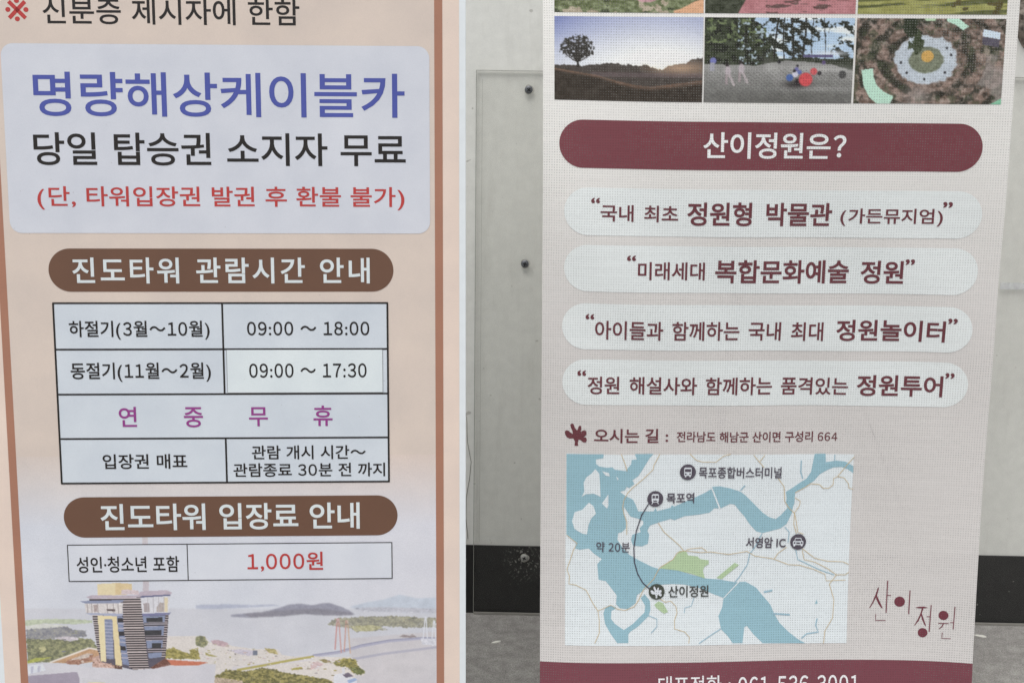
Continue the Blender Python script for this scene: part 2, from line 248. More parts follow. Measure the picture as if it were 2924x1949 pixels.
TOWER = [
    ('p',[(-324.6,-324.4),(-90.9,-327.2),(219.1,-331.8),(218.7,-450.5),(-330.7,-442.9)],(198,200,208),3,40),
    ('p',[(103.9,-370.8),(219,-362.8),(218.7,-450.5),(102.9,-448.9)],(197,194,198),4,20),
    ('p',[(-99.5,-322.9),(-90.7,-321.7),(-55.9,-321.5),(-26.8,-323),(2.3,-322.6),(11,-324.2),(-26.9,-326.1),(-56,-327.3),(-85.1,-328.2),(-99.6,-327.1)],(172,178,196),10,8),
    ('p',[(104.5,-326.7),(126.6,-320.8),(148.6,-317.2),(170.7,-310.5),(192.7,-315.8),(219.1,-315.2),(219.1,-336.5),(177.8,-336),(148.5,-332.6),(111.8,-330.7)],(186,195,208),8,12),
    ('p',[(107.4,-328.3),(148.5,-328),(219.1,-330.6),(219.1,-336.5),(170.5,-335.2),(119.1,-333.1)],(182,184,194),22,4),
    ('p',[(-54.8,-336.5),(-38.8,-334.9),(-12.5,-332.7),(2.2,-329.5),(24.2,-322.8),(38.8,-321.9),(53.4,-323.9),(57.7,-323.9),(68,-321),(79.7,-321.9),(94.3,-327.4),(104.4,-332.9),(111,-338.1),(89.7,-338.9),(60.4,-338.1),(44.4,-336.1),(16.5,-338.9),(-27.3,-340.7),(-53.4,-338.9)],(142,143,158),16,3),
    ('p',[(-37.3,-335.2),(2.1,-331.8),(31.3,-329.8),(60.6,-328.6),(104.4,-334.4),(111,-338.1),(89.7,-338.9),(60.4,-338.1),(44.4,-336.1),(16.5,-338.9),(-27.3,-340.7)],(130,129,140),16,2.4),
    ('b',5),
    ('f',[(73.4,-351.9),(79.3,-345.7),(88.2,-342),(107.2,-341.7),(126.3,-340.9),(155.7,-340.4),(185.1,-341.5),(199.9,-343.2),(219,-344.2),(219,-356.6),(177.7,-356.9),(148.2,-354.3),(136.4,-357.2),(154.1,-359),(133.5,-361.1),(111.4,-361.6),(104.1,-356.8),(82.1,-353.5)],(126,126,116),(164,162,142),3.5),
    ('p',[(104.2,-353.8),(133.6,-352.5),(148.2,-356.6),(133.5,-361.1),(111.4,-361.6)],(175,172,135),30,4),
    ('l',[(53.5,-395.4),(88.9,-390.8),(118.5,-382.2),(155.4,-375.6),(199.7,-372.2),(219.7,-373.1)],3.4,(168,168,188)),
    ('l',[(53.6,-393.8),(88.9,-389),(118.5,-380.3),(155.4,-374),(199.7,-371),(219.7,-371.9)],1.1,(132,134,160)),
    ('l',[(66.7,-399.9),(110.9,-399.7),(147.9,-393.4),(219.6,-384.9)],3.4,(172,171,185)),
    ('l',[(87,-343.5),(83.4,-386.1)],1.5,(190,130,126)),
    ('l',[(88.9,-343.5),(91.6,-390.9)],1.5,(192,142,138)),
    ('l',[(98.7,-346),(95.6,-389.3)],1.5,(190,142,130)),
    ('l',[(100.6,-346),(103.6,-391.8)],1.5,(196,164,140)),
    ('l',[(204.3,-342.5),(201.2,-375.1)],1.5,(214,217,225)),
    ('l',[(205.5,-342.5),(207.1,-372)],1.5,(214,217,225)),
    ('l',[(215.8,-347.3),(213,-375.2)],1.5,(214,217,225)),
    ('l',[(216.8,-348.1),(218.6,-375.3)],1.5,(214,217,225)),
    ('l',[(88.2,-344),(53.6,-393.8)],0.25,(196,197,208)),
    ('l',[(88.2,-344),(68.3,-392.1)],0.25,(196,197,208)),
    ('l',[(88.2,-344),(106.7,-385.6)],0.25,(196,197,208)),
    ('l',[(99.6,-346),(118.5,-381.5)],0.25,(196,197,208)),
    ('l',[(99.6,-346),(134.7,-378.6)],0.25,(196,197,208)),
    ('l',[(204.9,-342.8),(174.6,-373.5)],0.25,(196,197,208)),
    ('l',[(204.9,-342.8),(189.4,-372.1)],0.25,(196,197,208)),
    ('l',[(216.1,-348.1),(198.2,-371.9)],0.25,(196,197,208)),
    ('p',[(198.2,-371.9),(218.9,-372.9),(218.9,-383.1),(199.7,-380.5)],(205,206,215),22,3),
    ('p',[(169.5,-370),(174.7,-366.2),(183.5,-368.6),(186.5,-365.9),(193.1,-370),(185,-371.1)],(150,140,140),20,3),
    ('p',[(-144.4,-364.8),(-89.2,-365.4),(-82.1,-374.8),(-64.6,-375),(-53.1,-379.8),(-21.1,-384.8),(6.8,-385.1),(12.5,-393),(30,-396.3),(53.5,-395.1),(66.8,-396.8),(93.2,-397.1),(103.6,-397.2),(110.9,-402),(123.9,-419.4),(120.9,-424),(109.1,-422.3),(114.7,-449.1),(-147.3,-445.5)],(212,206,201),10,4),
    ('f',[(-100.8,-365.3),(-94.9,-364.6),(-89.2,-367),(-83.7,-377.8),(-92.5,-380.8),(-101.2,-379.2)],(96,99,78),(150,151,112),3.6),
    ('f',[(-110.1,-383.7),(-98.4,-382.3),(-96,-397.8),(-110.6,-399.2)],(108,104,56),(172,160,92),3),
    ('p',[(-89.9,-388.6),(-81.2,-391.8),(-74,-394.2),(-79.8,-394.9),(-88.5,-392.5)],(158,150,95),20,4),
    ('p',[(-82.1,-371.7),(-71.8,-371),(-58.8,-375.8),(-57.5,-381.3),(-67.7,-380.4),(-79.3,-376.4)],(184,160,166),22,3),
    ('p',[(-59.1,-385.9),(-43,-384.5),(-22.6,-387.1),(-20.5,-392.6),(-31.5,-394),(-43.2,-391.5)],(196,190,202),20,3),
    ('p',[(-26.2,-386.3),(-20.4,-386.7),(-20.4,-392.9),(-26.4,-393.4)],(110,116,132),8,3),
    ('p',[(-10.8,-383.4),(3.8,-385.1),(7.3,-392.9),(-5.1,-389.7)],(172,160,110),36,4),
    ('p',[(-53.9,-409.3),(53.5,-398.2),(53.4,-401.3),(-40.8,-414.1),(-54,-413.9)],(206,202,206),6,8),
    ('l',[(-46.7,-413.7),(-11.3,-407.5),(24,-400.9),(53.5,-396.3)],3.2,(172,162,92)),
    ('p',[(23.8,-412.6),(38.5,-410.4),(40,-413.6),(25.2,-415)],(165,155,85),22,3),
    ('p',[(50.4,-406.7),(59.3,-402.9),(68.1,-406.9),(59.1,-413.1),(50.3,-412.9)],(200,178,178),16,3),
    ('p',[(60.8,-400.6),(69.6,-399.9),(78.4,-403.9),(69.6,-405.4)],(140,130,90),26,3),
    ('f',[(79.9,-404.7),(88.8,-400.2),(103.5,-398.8),(110.9,-402),(113.7,-409.9),(123.9,-419.4),(118,-422.4),(106.2,-419.1),(100.4,-411.2),(87.1,-411.1)],(108,104,56),(172,160,92),3),
    ('f',[(103.3,-412.8),(113.7,-410.6),(123.9,-419.4),(118,-423.2),(107.7,-420.7)],(78,84,52),(122,128,76),2.5),
    ('f',[(-74.7,-419.9),(-61.3,-413.1),(-36.5,-415.7),(-14.4,-411.3),(3.2,-413.1),(14.9,-417.9),(44.2,-423),(73.6,-428.9),(88.2,-437.7),(117.7,-449.1),(-88.7,-446.3),(-85.2,-427.6)],(86,84,50),(160,150,90),3.6),
    ('p',[(81.1,-421.9),(94.4,-419.8),(112,-429.4),(111.7,-449),(80.7,-448.6)],(214,215,222),6,4),
    ('p',[(92.9,-422.1),(100.3,-419.1),(107.6,-424.6),(97.2,-426.9)],(104,96,112),8,4),
    ('p',[(98.7,-430.8),(109.1,-427),(112.7,-430.2),(101.6,-434.8)],(150,170,205),8,4),
    ('p',[(92.3,-412.7),(96,-412.4),(96.1,-422.1),(92.6,-422.1)],(208,208,214),4,4),
    ('p',[(-94,-428.2),(-82.1,-422.9),(-58.8,-426.3),(-41.2,-428.9),(-37.3,-447),(-98.9,-446.1)],(176,160,140),44,3),
    ('p',[(-327.7,-340.9),(-304.2,-339.5),(-268.5,-339.4),(-236.5,-341.9),(-236.6,-345.1),(-258.7,-347.1),(-299.4,-345.5),(-324,-348.7)],(180,189,165),18,6),
    ('p',[(-324,-348.7),(-299.4,-345.5),(-269,-349.1),(-267.1,-353.5),(-323.3,-353.9)],(205,206,200),10,8),
    ('f',[(-323.3,-353.9),(-299.7,-352),(-268,-349.7),(-267.1,-353.5),(-245.8,-355.9),(-245.1,-363.5),(-259.5,-366.1),(-290.3,-367.3),(-324,-368)],(120,121,130),(150,150,152),4),
    ('f',[(-323.9,-366.9),(-290.3,-367.9),(-259.5,-366.1),(-237.1,-368),(-231.9,-377.8),(-232.1,-382.2),(-241.7,-379.9),(-291.8,-399),(-324.1,-400.9)],(96,99,78),(150,151,112),3.6),
    ('p',[(-287.1,-365.7),(-273.7,-363.7),(-259.5,-365),(-253.5,-367.8),(-265.9,-370.9),(-282.1,-368)],(196,190,196),24,4),
    ('p',[(-308.2,-379.1),(-301,-377.5),(-298.1,-381.4),(-302.4,-385.7),(-307.5,-384.6)],(190,186,140),12,4),
    ('p',[(-324,-397.5),(-312,-393),(-290.5,-392.6),(-312.3,-398.9),(-324.1,-401.2)],(168,172,88),26,4),
    ('p',[(-324.2,-402.7),(-293.9,-400),(-275.6,-403.5),(-238.9,-408.4),(-184.4,-411.3),(-164.8,-410.5),(-148.2,-407.4),(-102,-404.7),(-75.8,-405),(-78.6,-432.3),(-79.1,-446.9),(-326.3,-443.5)],(202,201,208),3,20),
    ('p',[(-324.3,-404),(-304.2,-402.1),(-300.6,-410.9),(-324.4,-416.1)],(214,218,228),8,6),
    ('p',[(-319.7,-405.2),(-316.2,-405.2),(-318.2,-415),(-320.2,-415)],(180,182,198),4,4),
    ('p',[(-311,-404.7),(-306.9,-404.2),(-308.9,-413.5),(-311.5,-413.5)],(184,186,200),4,4),
    ('p',[(-293.9,-400.2),(-241.8,-380.8),(-229.6,-383.3),(-229,-393.2),(-236.4,-399.7),(-257.1,-402.7),(-275.5,-401.3)],(184,146,112),18,4),
    ('l',[(-293.9,-399.8),(-241.8,-380.4),(-229.6,-383.3)],2.4,(222,214,205)),
    ('p',[(-274.9,-400.3),(-269.1,-396),(-245.2,-388.6),(-237,-388.2),(-238.4,-397.4),(-257.2,-403.8),(-271.5,-402.7)],(156,116,98),34,3),
    ('p',[(-269.2,-397.1),(-245.1,-387.5),(-237,-389.2),(-250.7,-396.2)],(196,182,172),30,3),
    ('p',[(-142.7,-397),(-98.4,-401.2),(-86,-402.7),(-98.6,-406.4),(-137.8,-406.2)],(192,112,86),10,4),
    ('p',[(-142.6,-394.8),(-98.3,-398.3),(-98.4,-401.4),(-142.7,-397.8)],(218,215,215),4,4),
    ('p',[(-164.3,-396.2),(-142.6,-394.8),(-134.7,-405.3),(-158.6,-410.8),(-164.8,-409.6)],(112,76,66),34,3),
    ('f',[(-141.2,-383.3),(-130.8,-381.3),(-101.7,-394.8),(-101.4,-398.6),(-142.6,-395.9)],(108,104,56),(172,160,92),3),
    ('p',[(-238.8,-394.2),(-227.8,-389.9),(-199.7,-405.6),(-201.9,-410),(-238.8,-407.3)],(190,158,145),40,3),
    ('p',[(-324.5,-418.5),(-259.6,-413.6),(-257,-422.4),(-256.4,-444.5),(-325.8,-443.5)],(152,144,160),4,10),
    ('p',[(-252.9,-422.5),(-213.9,-425.2),(-213.6,-445.1),(-252.8,-444.5)],(198,198,204),4,8),
    ('p',[(-245.9,-428.3),(-223.3,-429.1),(-224,-444.9),(-246.6,-444.6)],(222,208,160),4,8),
    ('b',1),
    ('p',[(-227.9,-291.8),(-204,-290.7),(-204.7,-307.6),(-227.9,-307.4)],(222,207,168),5,8),
    ('p',[(-204,-290.4),(-182.4,-291.9),(-183,-306.8),(-204.7,-307.1)],(212,190,146),6,8),
    ('p',[(-168.2,-286.4),(-160.2,-286.5),(-160.6,-302.1),(-168.5,-302)],(192,184,190),6,3),
    ('p',[(-197.1,-306.6),(-196.5,-300.4),(-188.3,-299.7),(-174.1,-301.7),(-174.3,-306.8)],(206,190,192),18,3),
    ('p',[(-236.2,-334.3),(-135.8,-333.9),(-142.1,-395.4),(-164.8,-410.5),(-184.5,-412),(-199.8,-408),(-228.2,-399.8)],(82,78,90),6,4),
    ('p',[(-243.2,-309.6),(-236.5,-307.3),(-175.3,-307.9),(-172.1,-303.1),(-164.9,-301.8),(-136.3,-301.4),(-130.2,-304.6),(-132.9,-308.6),(-172.4,-310.8),(-238.7,-311.8)],(180,168,180),8,6),
    ('s',[(-239.3,-312),(-171.9,-310.8),(-171.6,-316.6),(-196.2,-318.5),(-239.4,-315)],3.4,(196,186,186),(48,42,46)),
    ('p',[(-252.1,-315.1),(-203.2,-314.1),(-193.8,-314.2),(-193.9,-316.6),(-201.3,-318.4),(-243.6,-318.9)],(132,140,166),6,5),
    ('p',[(-245.7,-318.8),(-196,-318.7),(-196.6,-333.9),(-243.7,-332.3)],(208,203,202),18,3),
    ('l',[(-242.1,-319.1),(-241.9,-332.3)],0.9,(150,140,140)),
    ('l',[(-236.5,-319.1),(-236.3,-332.3)],0.9,(150,140,140)),
    ('l',[(-228.4,-319.2),(-228.1,-332.4)],0.9,(150,140,140)),
    ('l',[(-216.1,-319.4),(-215.9,-332.6)],0.9,(150,140,140)),
    ('l',[(-208,-319.5),(-207.7,-332.7)],0.9,(150,140,140)),
    ('l',[(-201.8,-319.5),(-201.6,-332.7)],0.9,(150,140,140)),
    ('p',[(-234,-320.3),(-228.9,-320.3),(-228.8,-330),(-233.9,-330)],(164,150,148),16,3),
    ('p',[(-216.9,-326.4),(-205.7,-327),(-205.8,-329.8),(-217,-329.1)],(92,80,80),20,3),
    ('p',[(-246.2,-331.6),(-195.5,-333.2),(-195.7,-336),(-202,-336.8),(-237.7,-334.5)],(160,166,190),5,5),
    ('p',[(-172.4,-310.8),(-132.9,-308.5),(-136.1,-332.4),(-170.2,-333.1)],(208,208,214),10,4),
    ('p',[(-168.6,-318.8),(-160.6,-318.9),(-161.1,-331),(-167.8,-330.9)],(158,148,150),14,3),
    ('p',[(-151.4,-324.6),(-146.6,-317.9),(-141.2,-319.1),(-141.6,-331.2),(-151.6,-331.1)],(170,160,156),14,3),
    ('p',[(-140.7,-311.5),(-136.1,-311),(-137.3,-331.6),(-141.4,-331.5)],(212,200,170),6,4),
    ('l',[(-162.7,-310.4),(-163.4,-331.6)],0.8,(176,172,178)),
    ('l',[(-155,-310.5),(-155.8,-331.7)],0.8,(176,172,178)),
    ('l',[(-148.3,-310.6),(-149.1,-331.8)],0.8,(176,172,178)),
    ('l',[(-141.2,-310.6),(-141.9,-331.9)],0.8,(176,172,178)),
    ('p',[(-172.3,-309),(-132.6,-307.1),(-132.9,-309),(-172.4,-311.2)],(92,96,128),4,5),
    ('p',[(-172.2,-333.5),(-133,-332.2),(-135.4,-335.6),(-170.3,-337.4)],(112,114,150),5,4),
    ('s',[(-236.2,-334.8),(-228.7,-334.9),(-227.6,-389.9),(-231.2,-385.5)],3.2,(200,190,188),(46,40,44)),
    ('s',[(-140,-335.4),(-136.2,-334.9),(-142.4,-394.5),(-148,-394.9)],3.2,(196,184,184),(48,42,46)),
    ('s',[(-195.4,-315.5),(-171.9,-312.7),(-170.3,-338.3),(-164.6,-410.2),(-184.5,-412),(-191.3,-407),(-196.6,-343.4)],3.4,(204,192,190),(46,40,42)),
    ('p',[(-220.6,-339.9),(-210.1,-340),(-210.4,-396.9),(-220.2,-395.7)],(126,134,160),14,4),
    ('l',[(-220.3,-345.3),(-209,-345.9)],1,(178,180,200)),
    ('l',[(-220.5,-349.9),(-209.2,-350.4)],1,(178,180,200)),
    ('l',[(-220.7,-354.4),(-209.4,-355)],1,(178,180,200)),
    ('l',[(-220.9,-359),(-209.6,-359.6)],1,(178,180,200)),
    ('l',[(-221,-363.6),(-209.8,-364.1)],1,(178,180,200)),
    ('l',[(-221.2,-368.1),(-210,-368.7)],1,(178,180,200)),
    ('l',[(-221.4,-372.7),(-210.2,-373.3)],1,(178,180,200)),
    ('l',[(-221.6,-377.3),(-210.4,-377.9)],1,(178,180,200)),
    ('l',[(-221.8,-381.9),(-210.6,-382.5)],1,(178,180,200)),
    ('l',[(-222,-386.5),(-210.7,-387.1)],1,(178,180,200)),
    ('l',[(-222.2,-391.1),(-210.9,-391.7)],1,(178,180,200)),
    ('p',[(-204.3,-337),(-196.3,-337.1),(-195.7,-357.6),(-190.4,-405.9),(-199.4,-403.6)],(122,132,162),14,4),
    ('p',[(-203.5,-339),(-196.4,-339.1),(-196,-345),(-203,-345)],(44,42,46),6,4),
    ('p',[(-202.7,-358),(-195.5,-358.1),(-195,-364.1),(-202,-364)],(44,42,46),6,4),
    ('p',[(-201.8,-378.2),(-194.6,-378.3),(-193.9,-384.3),(-200.9,-384.2)],(44,42,46),6,4),
    ('l',[(-202.7,-346.6),(-195.2,-347.3)],1.2,(186,180,190)),
    ('l',[(-202.4,-353.1),(-194.8,-353.9)],1.2,(186,180,190)),
    ('l',[(-201.7,-366.7),(-193.8,-367.5)],1.2,(186,180,190)),
    ('l',[(-201.3,-372.7),(-193.3,-373.5)],1.2,(186,180,190)),
    ('l',[(-200.5,-388.1),(-192.2,-388.8)],1.2,(186,180,190)),
    ('l',[(-200.2,-394.6),(-191.7,-395.4)],1.2,(186,180,190)),
    ('p',[(-170.1,-337.4),(-140.4,-336.7),(-147.5,-394.2),(-164.3,-396.2)],(126,136,164),10,4),
    ('s',[(-169.1,-345.7),(-141.1,-345.1),(-141.9,-350.8),(-168.6,-351.1)],3.2,(180,176,186),(58,54,60)),
    ('s',[(-167.2,-364.2),(-144,-363.6),(-144.8,-370.7),(-167,-371)],3.2,(176,168,176),(52,46,50)),
    ('s',[(-165.8,-381.7),(-146,-381.1),(-146.9,-387.8),(-165.2,-388.5)],3.2,(176,168,176),(52,46,50)),
    ('p',[(-165.5,-339.2),(-143.9,-338.8),(-144.4,-344.9),(-165.3,-345.3)],(50,50,54),10,4),
    ('p',[(-168,-356.6),(-145.9,-356.2),(-146.6,-363.6),(-167.8,-364.2)],(50,50,54),10,4),
    ('p',[(-159.2,-374.6),(-146.8,-374.3),(-147.5,-381.3),(-159.4,-381.6)],(50,50,54),10,4),
    ('p',[(-229.1,-335.2),(-203.9,-336.6),(-204,-340.9),(-229.3,-340.7)],(224,208,164),4,6),
    ('p',[(-229.1,-335.5),(-220.8,-339.9),(-220.3,-400.1),(-227.6,-398.9)],(226,212,170),5,6),
    ('p',[(-210.3,-340),(-204.3,-337),(-199.6,-408),(-208.7,-404.6)],(224,206,160),5,6),
    ('p',[(-209.3,-404.4),(-199.7,-406.2),(-199.9,-410.9),(-210.1,-409.9)],(96,72,62),22,3),
    ('p',[(-166.3,-223.9),(-159.1,-224),(-159.6,-238.8),(-166.9,-238.8)],(196,190,194),4,4),
]
CLUTTER = [
    ([(-100.9,-368.4),(-53.1,-380.5),(6.7,-385.9),(15.4,-394.6),(53.5,-396.6),(53.4,-401.3),(-40.8,-413.3),(-72.8,-404.4),(-101.9,-399.3)],110,[(216,213,214),(196,188,184),(176,168,150),(170,162,112),(150,142,138),(200,176,172),(222,220,222)],0.6,2.2,0.5),
    ([(-74.7,-419.9),(-61.3,-413.1),(-36.5,-415.7),(-14.4,-411.3),(3.2,-413.1),(14.9,-417.9),(44.2,-423),(73.6,-428.9),(88.2,-437.7),(-88.4,-435.3)],10,[(96,98,62),(120,116,66),(142,134,74),(104,104,74),(160,150,92)],0.8,1.6,0.9),
    ([(23.8,-410.3),(53.5,-399.7),(93.2,-398.7),(88.6,-411.1),(81.1,-423.5),(44.2,-421.5),(23.7,-416.5)],36,[(150,140,90),(120,110,80),(216,214,218),(176,166,166),(196,170,168)],0.7,2.4,0.5),
    ([(-322.7,-352.8),(-268,-350.2),(-244.8,-357),(-239.2,-367.9),(-231.9,-377.8),(-241.7,-379.4),(-291.7,-397.9),(-323.6,-399.6)],24,[(112,112,100),(124,126,92),(146,146,120),(108,108,116),(150,152,120)],0.9,3,0.5),
    ([(-285.1,-365.8),(-259.5,-365),(-253.5,-367.8),(-265.9,-370.9)],10,[(216,214,220),(200,190,196)],0.6,1.4,0.5),
    ([(-271.3,-398.1),(-240.1,-388.7),(-237.3,-396.4),(-259.2,-403.2)],26,[(130,92,78),(206,194,184),(170,130,110)],0.6,1.8,0.6),
    ([(74.9,-350.3),(89.6,-342.8),(192.5,-342.4),(214.6,-350.4),(177.7,-356.1),(118.8,-360.1),(89.5,-353.6)],16,[(120,122,104),(150,150,120),(164,160,140),(136,128,116)],0.7,2.4,0.5),
    ([(79.9,-404.7),(103.5,-399.6),(112.3,-403.6),(122.5,-419.4),(106.2,-419.1)],36,[(96,98,62),(120,116,66),(142,134,74),(104,104,74)],0.7,1.8,0.9),
    ([(111.8,-329.1),(219.1,-329.5),(219.1,-336.5),(119.1,-333.1)],30,[(160,164,176),(196,198,206),(172,174,182)],0.8,2.4,0.35),
    ([(-237.3,-395.3),(-200.7,-405.6),(-202.9,-408.9),(-237.8,-406.8)],30,[(150,116,100),(210,190,180),(120,90,78),(190,150,130)],0.5,1.4,0.8),
]
FADE = (-118.9,-213.7)
INNER_BOTTOM = -452.9
SCREWS = [(0.0226,0.9389),(0.0204,0.6467),(0.0269,0.1105)]
STONE = [
    (0.7996,1.1145),
    (0.8134,1.0595),
    (0.8174,1.019),
    (0.8281,1.0191),
]
REFLECTION = [(0.8265,0.6275),(0.8684,0.6161)]
HAIR = [
    (-0.0782,0.3716),
    (-0.0768,0.3265),
    (-0.0698,0.2876),
    (-0.0727,0.2548),
    (-0.0782,0.2218),
    (-0.0787,0.182),
    (-0.0747,0.142),
]
EDGE2 = -0.0543
FLAKES = [(-0.0215,2.2338),(0.8346,2.2823)]

# ------------------------------------------------------------ helpers
WHITE = 1.16                              # a sheet that photographs as x has albedo x * WHITE
def lin(c):
    c = c / 255.0
    return c / 12.92 if c <= 0.04045 else ((c + 0.055) / 1.055) ** 2.4
def alb(rgb, k=1.0):
    return tuple(min(0.86, lin(v) * WHITE * k) for v in rgb) + (1.0,)

def node(nt, t, **kw):
    n = nt.nodes.new(t)
    for k, v in kw.items(): setattr(n, k, v)
    return n
def math_node(nt, op, a, b=None, clamp=False):
    n = nt.nodes.new('ShaderNodeMath'); n.operation = op; n.use_clamp = clamp
    for i, v in enumerate((a, b)):
        if v is None: continue
        if isinstance(v, (int, float)): n.inputs[i].default_value = v
        else: nt.links.new(v, n.inputs[i])
    return n.outputs[0]
def mixc(nt, fac, a, b, mode='MIX'):
    n = nt.nodes.new('ShaderNodeMix'); n.data_type = 'RGBA'; n.blend_type = mode
    for s, v in ((n.inputs[0], fac), (n.inputs[6], a), (n.inputs[7], b)):
        if isinstance(v, (int, float)): s.default_value = v
        elif isinstance(v, tuple): s.default_value = v
        else: nt.links.new(v, s)
    return n.outputs[2]
def noise(nt, vec, scale, detail=3.0, rough=0.55, sx=None):
    if sx is not None:
        m = nt.nodes.new('ShaderNodeMapping'); m.inputs['Scale'].default_value = sx
        nt.links.new(vec, m.inputs[0]); vec = m.outputs[0]
    n = nt.nodes.new('ShaderNodeTexNoise'); n.inputs['Scale'].default_value = scale
    n.inputs['Detail'].default_value = detail; n.inputs['Roughness'].default_value = rough
    nt.links.new(vec, n.inputs['Vector'])
    return n.outputs['Fac']
def ramp(nt, fac, lo, hi):
    n = nt.nodes.new('ShaderNodeMapRange'); n.inputs[1].default_value = lo; n.inputs[2].default_value = hi
    n.clamp = True; nt.links.new(fac, n.inputs[0]); return n.outputs[0]
def new_mat(name):
    m = bpy.data.materials.new(name); m.use_nodes = True; nt = m.node_tree
    b = nt.nodes['Principled BSDF']; tc = nt.nodes.new('ShaderNodeTexCoord')
    return m, nt, b, tc.outputs['Object'], nt.nodes['Material Output']

MATS = {}
def vinyl(rgb=None, key=None):
    """glossy printed vinyl of the standing board: slight ripple, specks of dirt; rgb None = colour attribute"""
    k = ('v', rgb)
    if k in MATS: return MATS[k]
    m, nt, b, oc, out = new_mat('printed_vinyl')
    if rgb is None:
        at = node(nt, 'ShaderNodeAttribute', attribute_name='print'); base = at.outputs['Color']
    else:
        base = alb(rgb)
    mott = ramp(nt, noise(nt, oc, 14.0, 4.0), 0.3, 0.7)
    c1 = mixc(nt, 1.0, base, mixc(nt, mott, (0.93, 0.93, 0.94, 1), (1.04, 1.03, 1.02, 1)), 'MULTIPLY')
    sp = ramp(nt, noise(nt, oc, 330.0, 2.0), 0.735, 0.80)
    sp = math_node(nt, 'MULTIPLY', sp, ramp(nt, noise(nt, oc, 5.0, 2.0), 0.42, 0.62))
    c2 = mixc(nt, math_node(nt, 'MULTIPLY', sp, 0.55), c1, (0.16, 0.13, 0.10, 1))
    gr = ramp(nt, noise(nt, oc, 900.0, 1.0), 0.25, 0.75)
    c3 = mixc(nt, 1.0, c2, mixc(nt, gr, (0.965, 0.965, 0.965, 1), (1.02, 1.02, 1.02, 1)), 'MULTIPLY')
    nt.links.new(c3, b.inputs['Base Color'])
    b.inputs['Roughness'].default_value = 0.33; b.inputs['Specular IOR Level'].default_value = 0.45
    rip = noise(nt, oc, 6.0, 1.5, 0.4, (3.2, 1.0, 0.5))
    bp = node(nt, 'ShaderNodeBump'); bp.inputs['Strength'].default_value = 0.3; bp.inputs['Distance'].default_value = 0.006
    nt.links.new(rip, bp.inputs['Height']); nt.links.new(bp.outputs[0], b.inputs['Normal'])
    MATS[k] = m; return m

PITCH = 0.00335
def weave(rgb=None):
    """open-weave banner mesh: threads carry the print, the holes between them are open"""
    k = ('w', rgb)
    if k in MATS: return MATS[k]
    m, nt, b, oc, out = new_mat('woven_mesh')
    sep = node(nt, 'ShaderNodeSeparateXYZ'); nt.links.new(oc, sep.inputs[0])
    wob = math_node(nt, 'MULTIPLY', math_node(nt, 'SUBTRACT', noise(nt, oc, 22.0, 2.0), 0.5), 0.0022)
    def cell(o, add):
        v = math_node(nt, 'DIVIDE', math_node(nt, 'ADD', o, add), PITCH)
        f = math_node(nt, 'FRACT', v)
        return math_node(nt, 'ABSOLUTE', math_node(nt, 'SUBTRACT', f, 0.5))
    fx = cell(sep.outputs[0], wob); fz = cell(sep.outputs[2], wob)
    hx = math_node(nt, 'SUBTRACT', 1.0, ramp(nt, fx, 0.17, 0.25)); hz = math_node(nt, 'SUBTRACT', 1.0, ramp(nt, fz, 0.15, 0.23))
    hole = math_node(nt, 'MULTIPLY', hx, hz)
    irr = math_node(nt, 'MULTIPLY', ramp(nt, noise(nt, oc, 160.0, 2.0), 0.25, 0.6), ramp(nt, noise(nt, oc, 7.0, 2.0, 0.5, (1.0, 1.0, 1.6)), 0.30, 0.72))
    hole = math_node(nt, 'MULTIPLY', hole, math_node(nt, 'ADD', 0.15, math_node(nt, 'MULTIPLY', irr, 0.42)))
    if rgb is None:
        at = node(nt, 'ShaderNodeAttribute', attribute_name='print'); base = at.outputs['Color']
    elif rgb != 'ground':
        base = alb(rgb)
    if rgb == 'ground':                    # cloth ground: white behind the photographs, pale pink-grey below
        base = mixc(nt, ramp(nt, sep.outputs[2], 0.66, 0.90), alb((198, 195, 193)), alb((213, 212, 209)))
    gr = ramp(nt, noise(nt, oc, 420.0, 2.0), 0.25, 0.75)
    c = mixc(nt, 1.0, base, mixc(nt, gr, (0.94, 0.94, 0.94, 1), (1.04, 1.04, 1.04, 1)), 'MULTIPLY')
    row = ramp(nt, noise(nt, oc, 60.0, 2.0, 0.6, (0.12, 1, 5.0)), 0.3, 0.7)
    c = mixc(nt, 1.0, c, mixc(nt, row, (0.965, 0.965, 0.965, 1), (1.025, 1.025, 1.025, 1)), 'MULTIPLY')
    nt.links.new(c, b.inputs['Base Color'])
    b.inputs['Roughness'].default_value = 0.75; b.inputs['Specular IOR Level'].default_value = 0.2
    bp = node(nt, 'ShaderNodeBump'); bp.inputs['Strength'].default_value = 0.25; bp.inputs['Distance'].default_value = 0.001
    nt.links.new(math_node(nt, 'SUBTRACT', 1.0, math_node(nt, 'ADD', math_node(nt, 'MULTIPLY', fx, fx), math_node(nt, 'MULTIPLY', fz, fz))), bp.inputs['Height'])
    nt.links.new(bp.outputs[0], b.inputs['Normal'])
    tr = node(nt, 'ShaderNodeBsdfTransparent'); mx = node(nt, 'ShaderNodeMixShader')
    nt.links.new(hole, mx.inputs[0]); nt.links.new(b.outputs[0], mx.inputs[1]); nt.links.new(tr.outputs[0], mx.inputs[2])
    nt.links.new(mx.outputs[0], out.inputs['Surface'])
    MATS[k] = m; return m

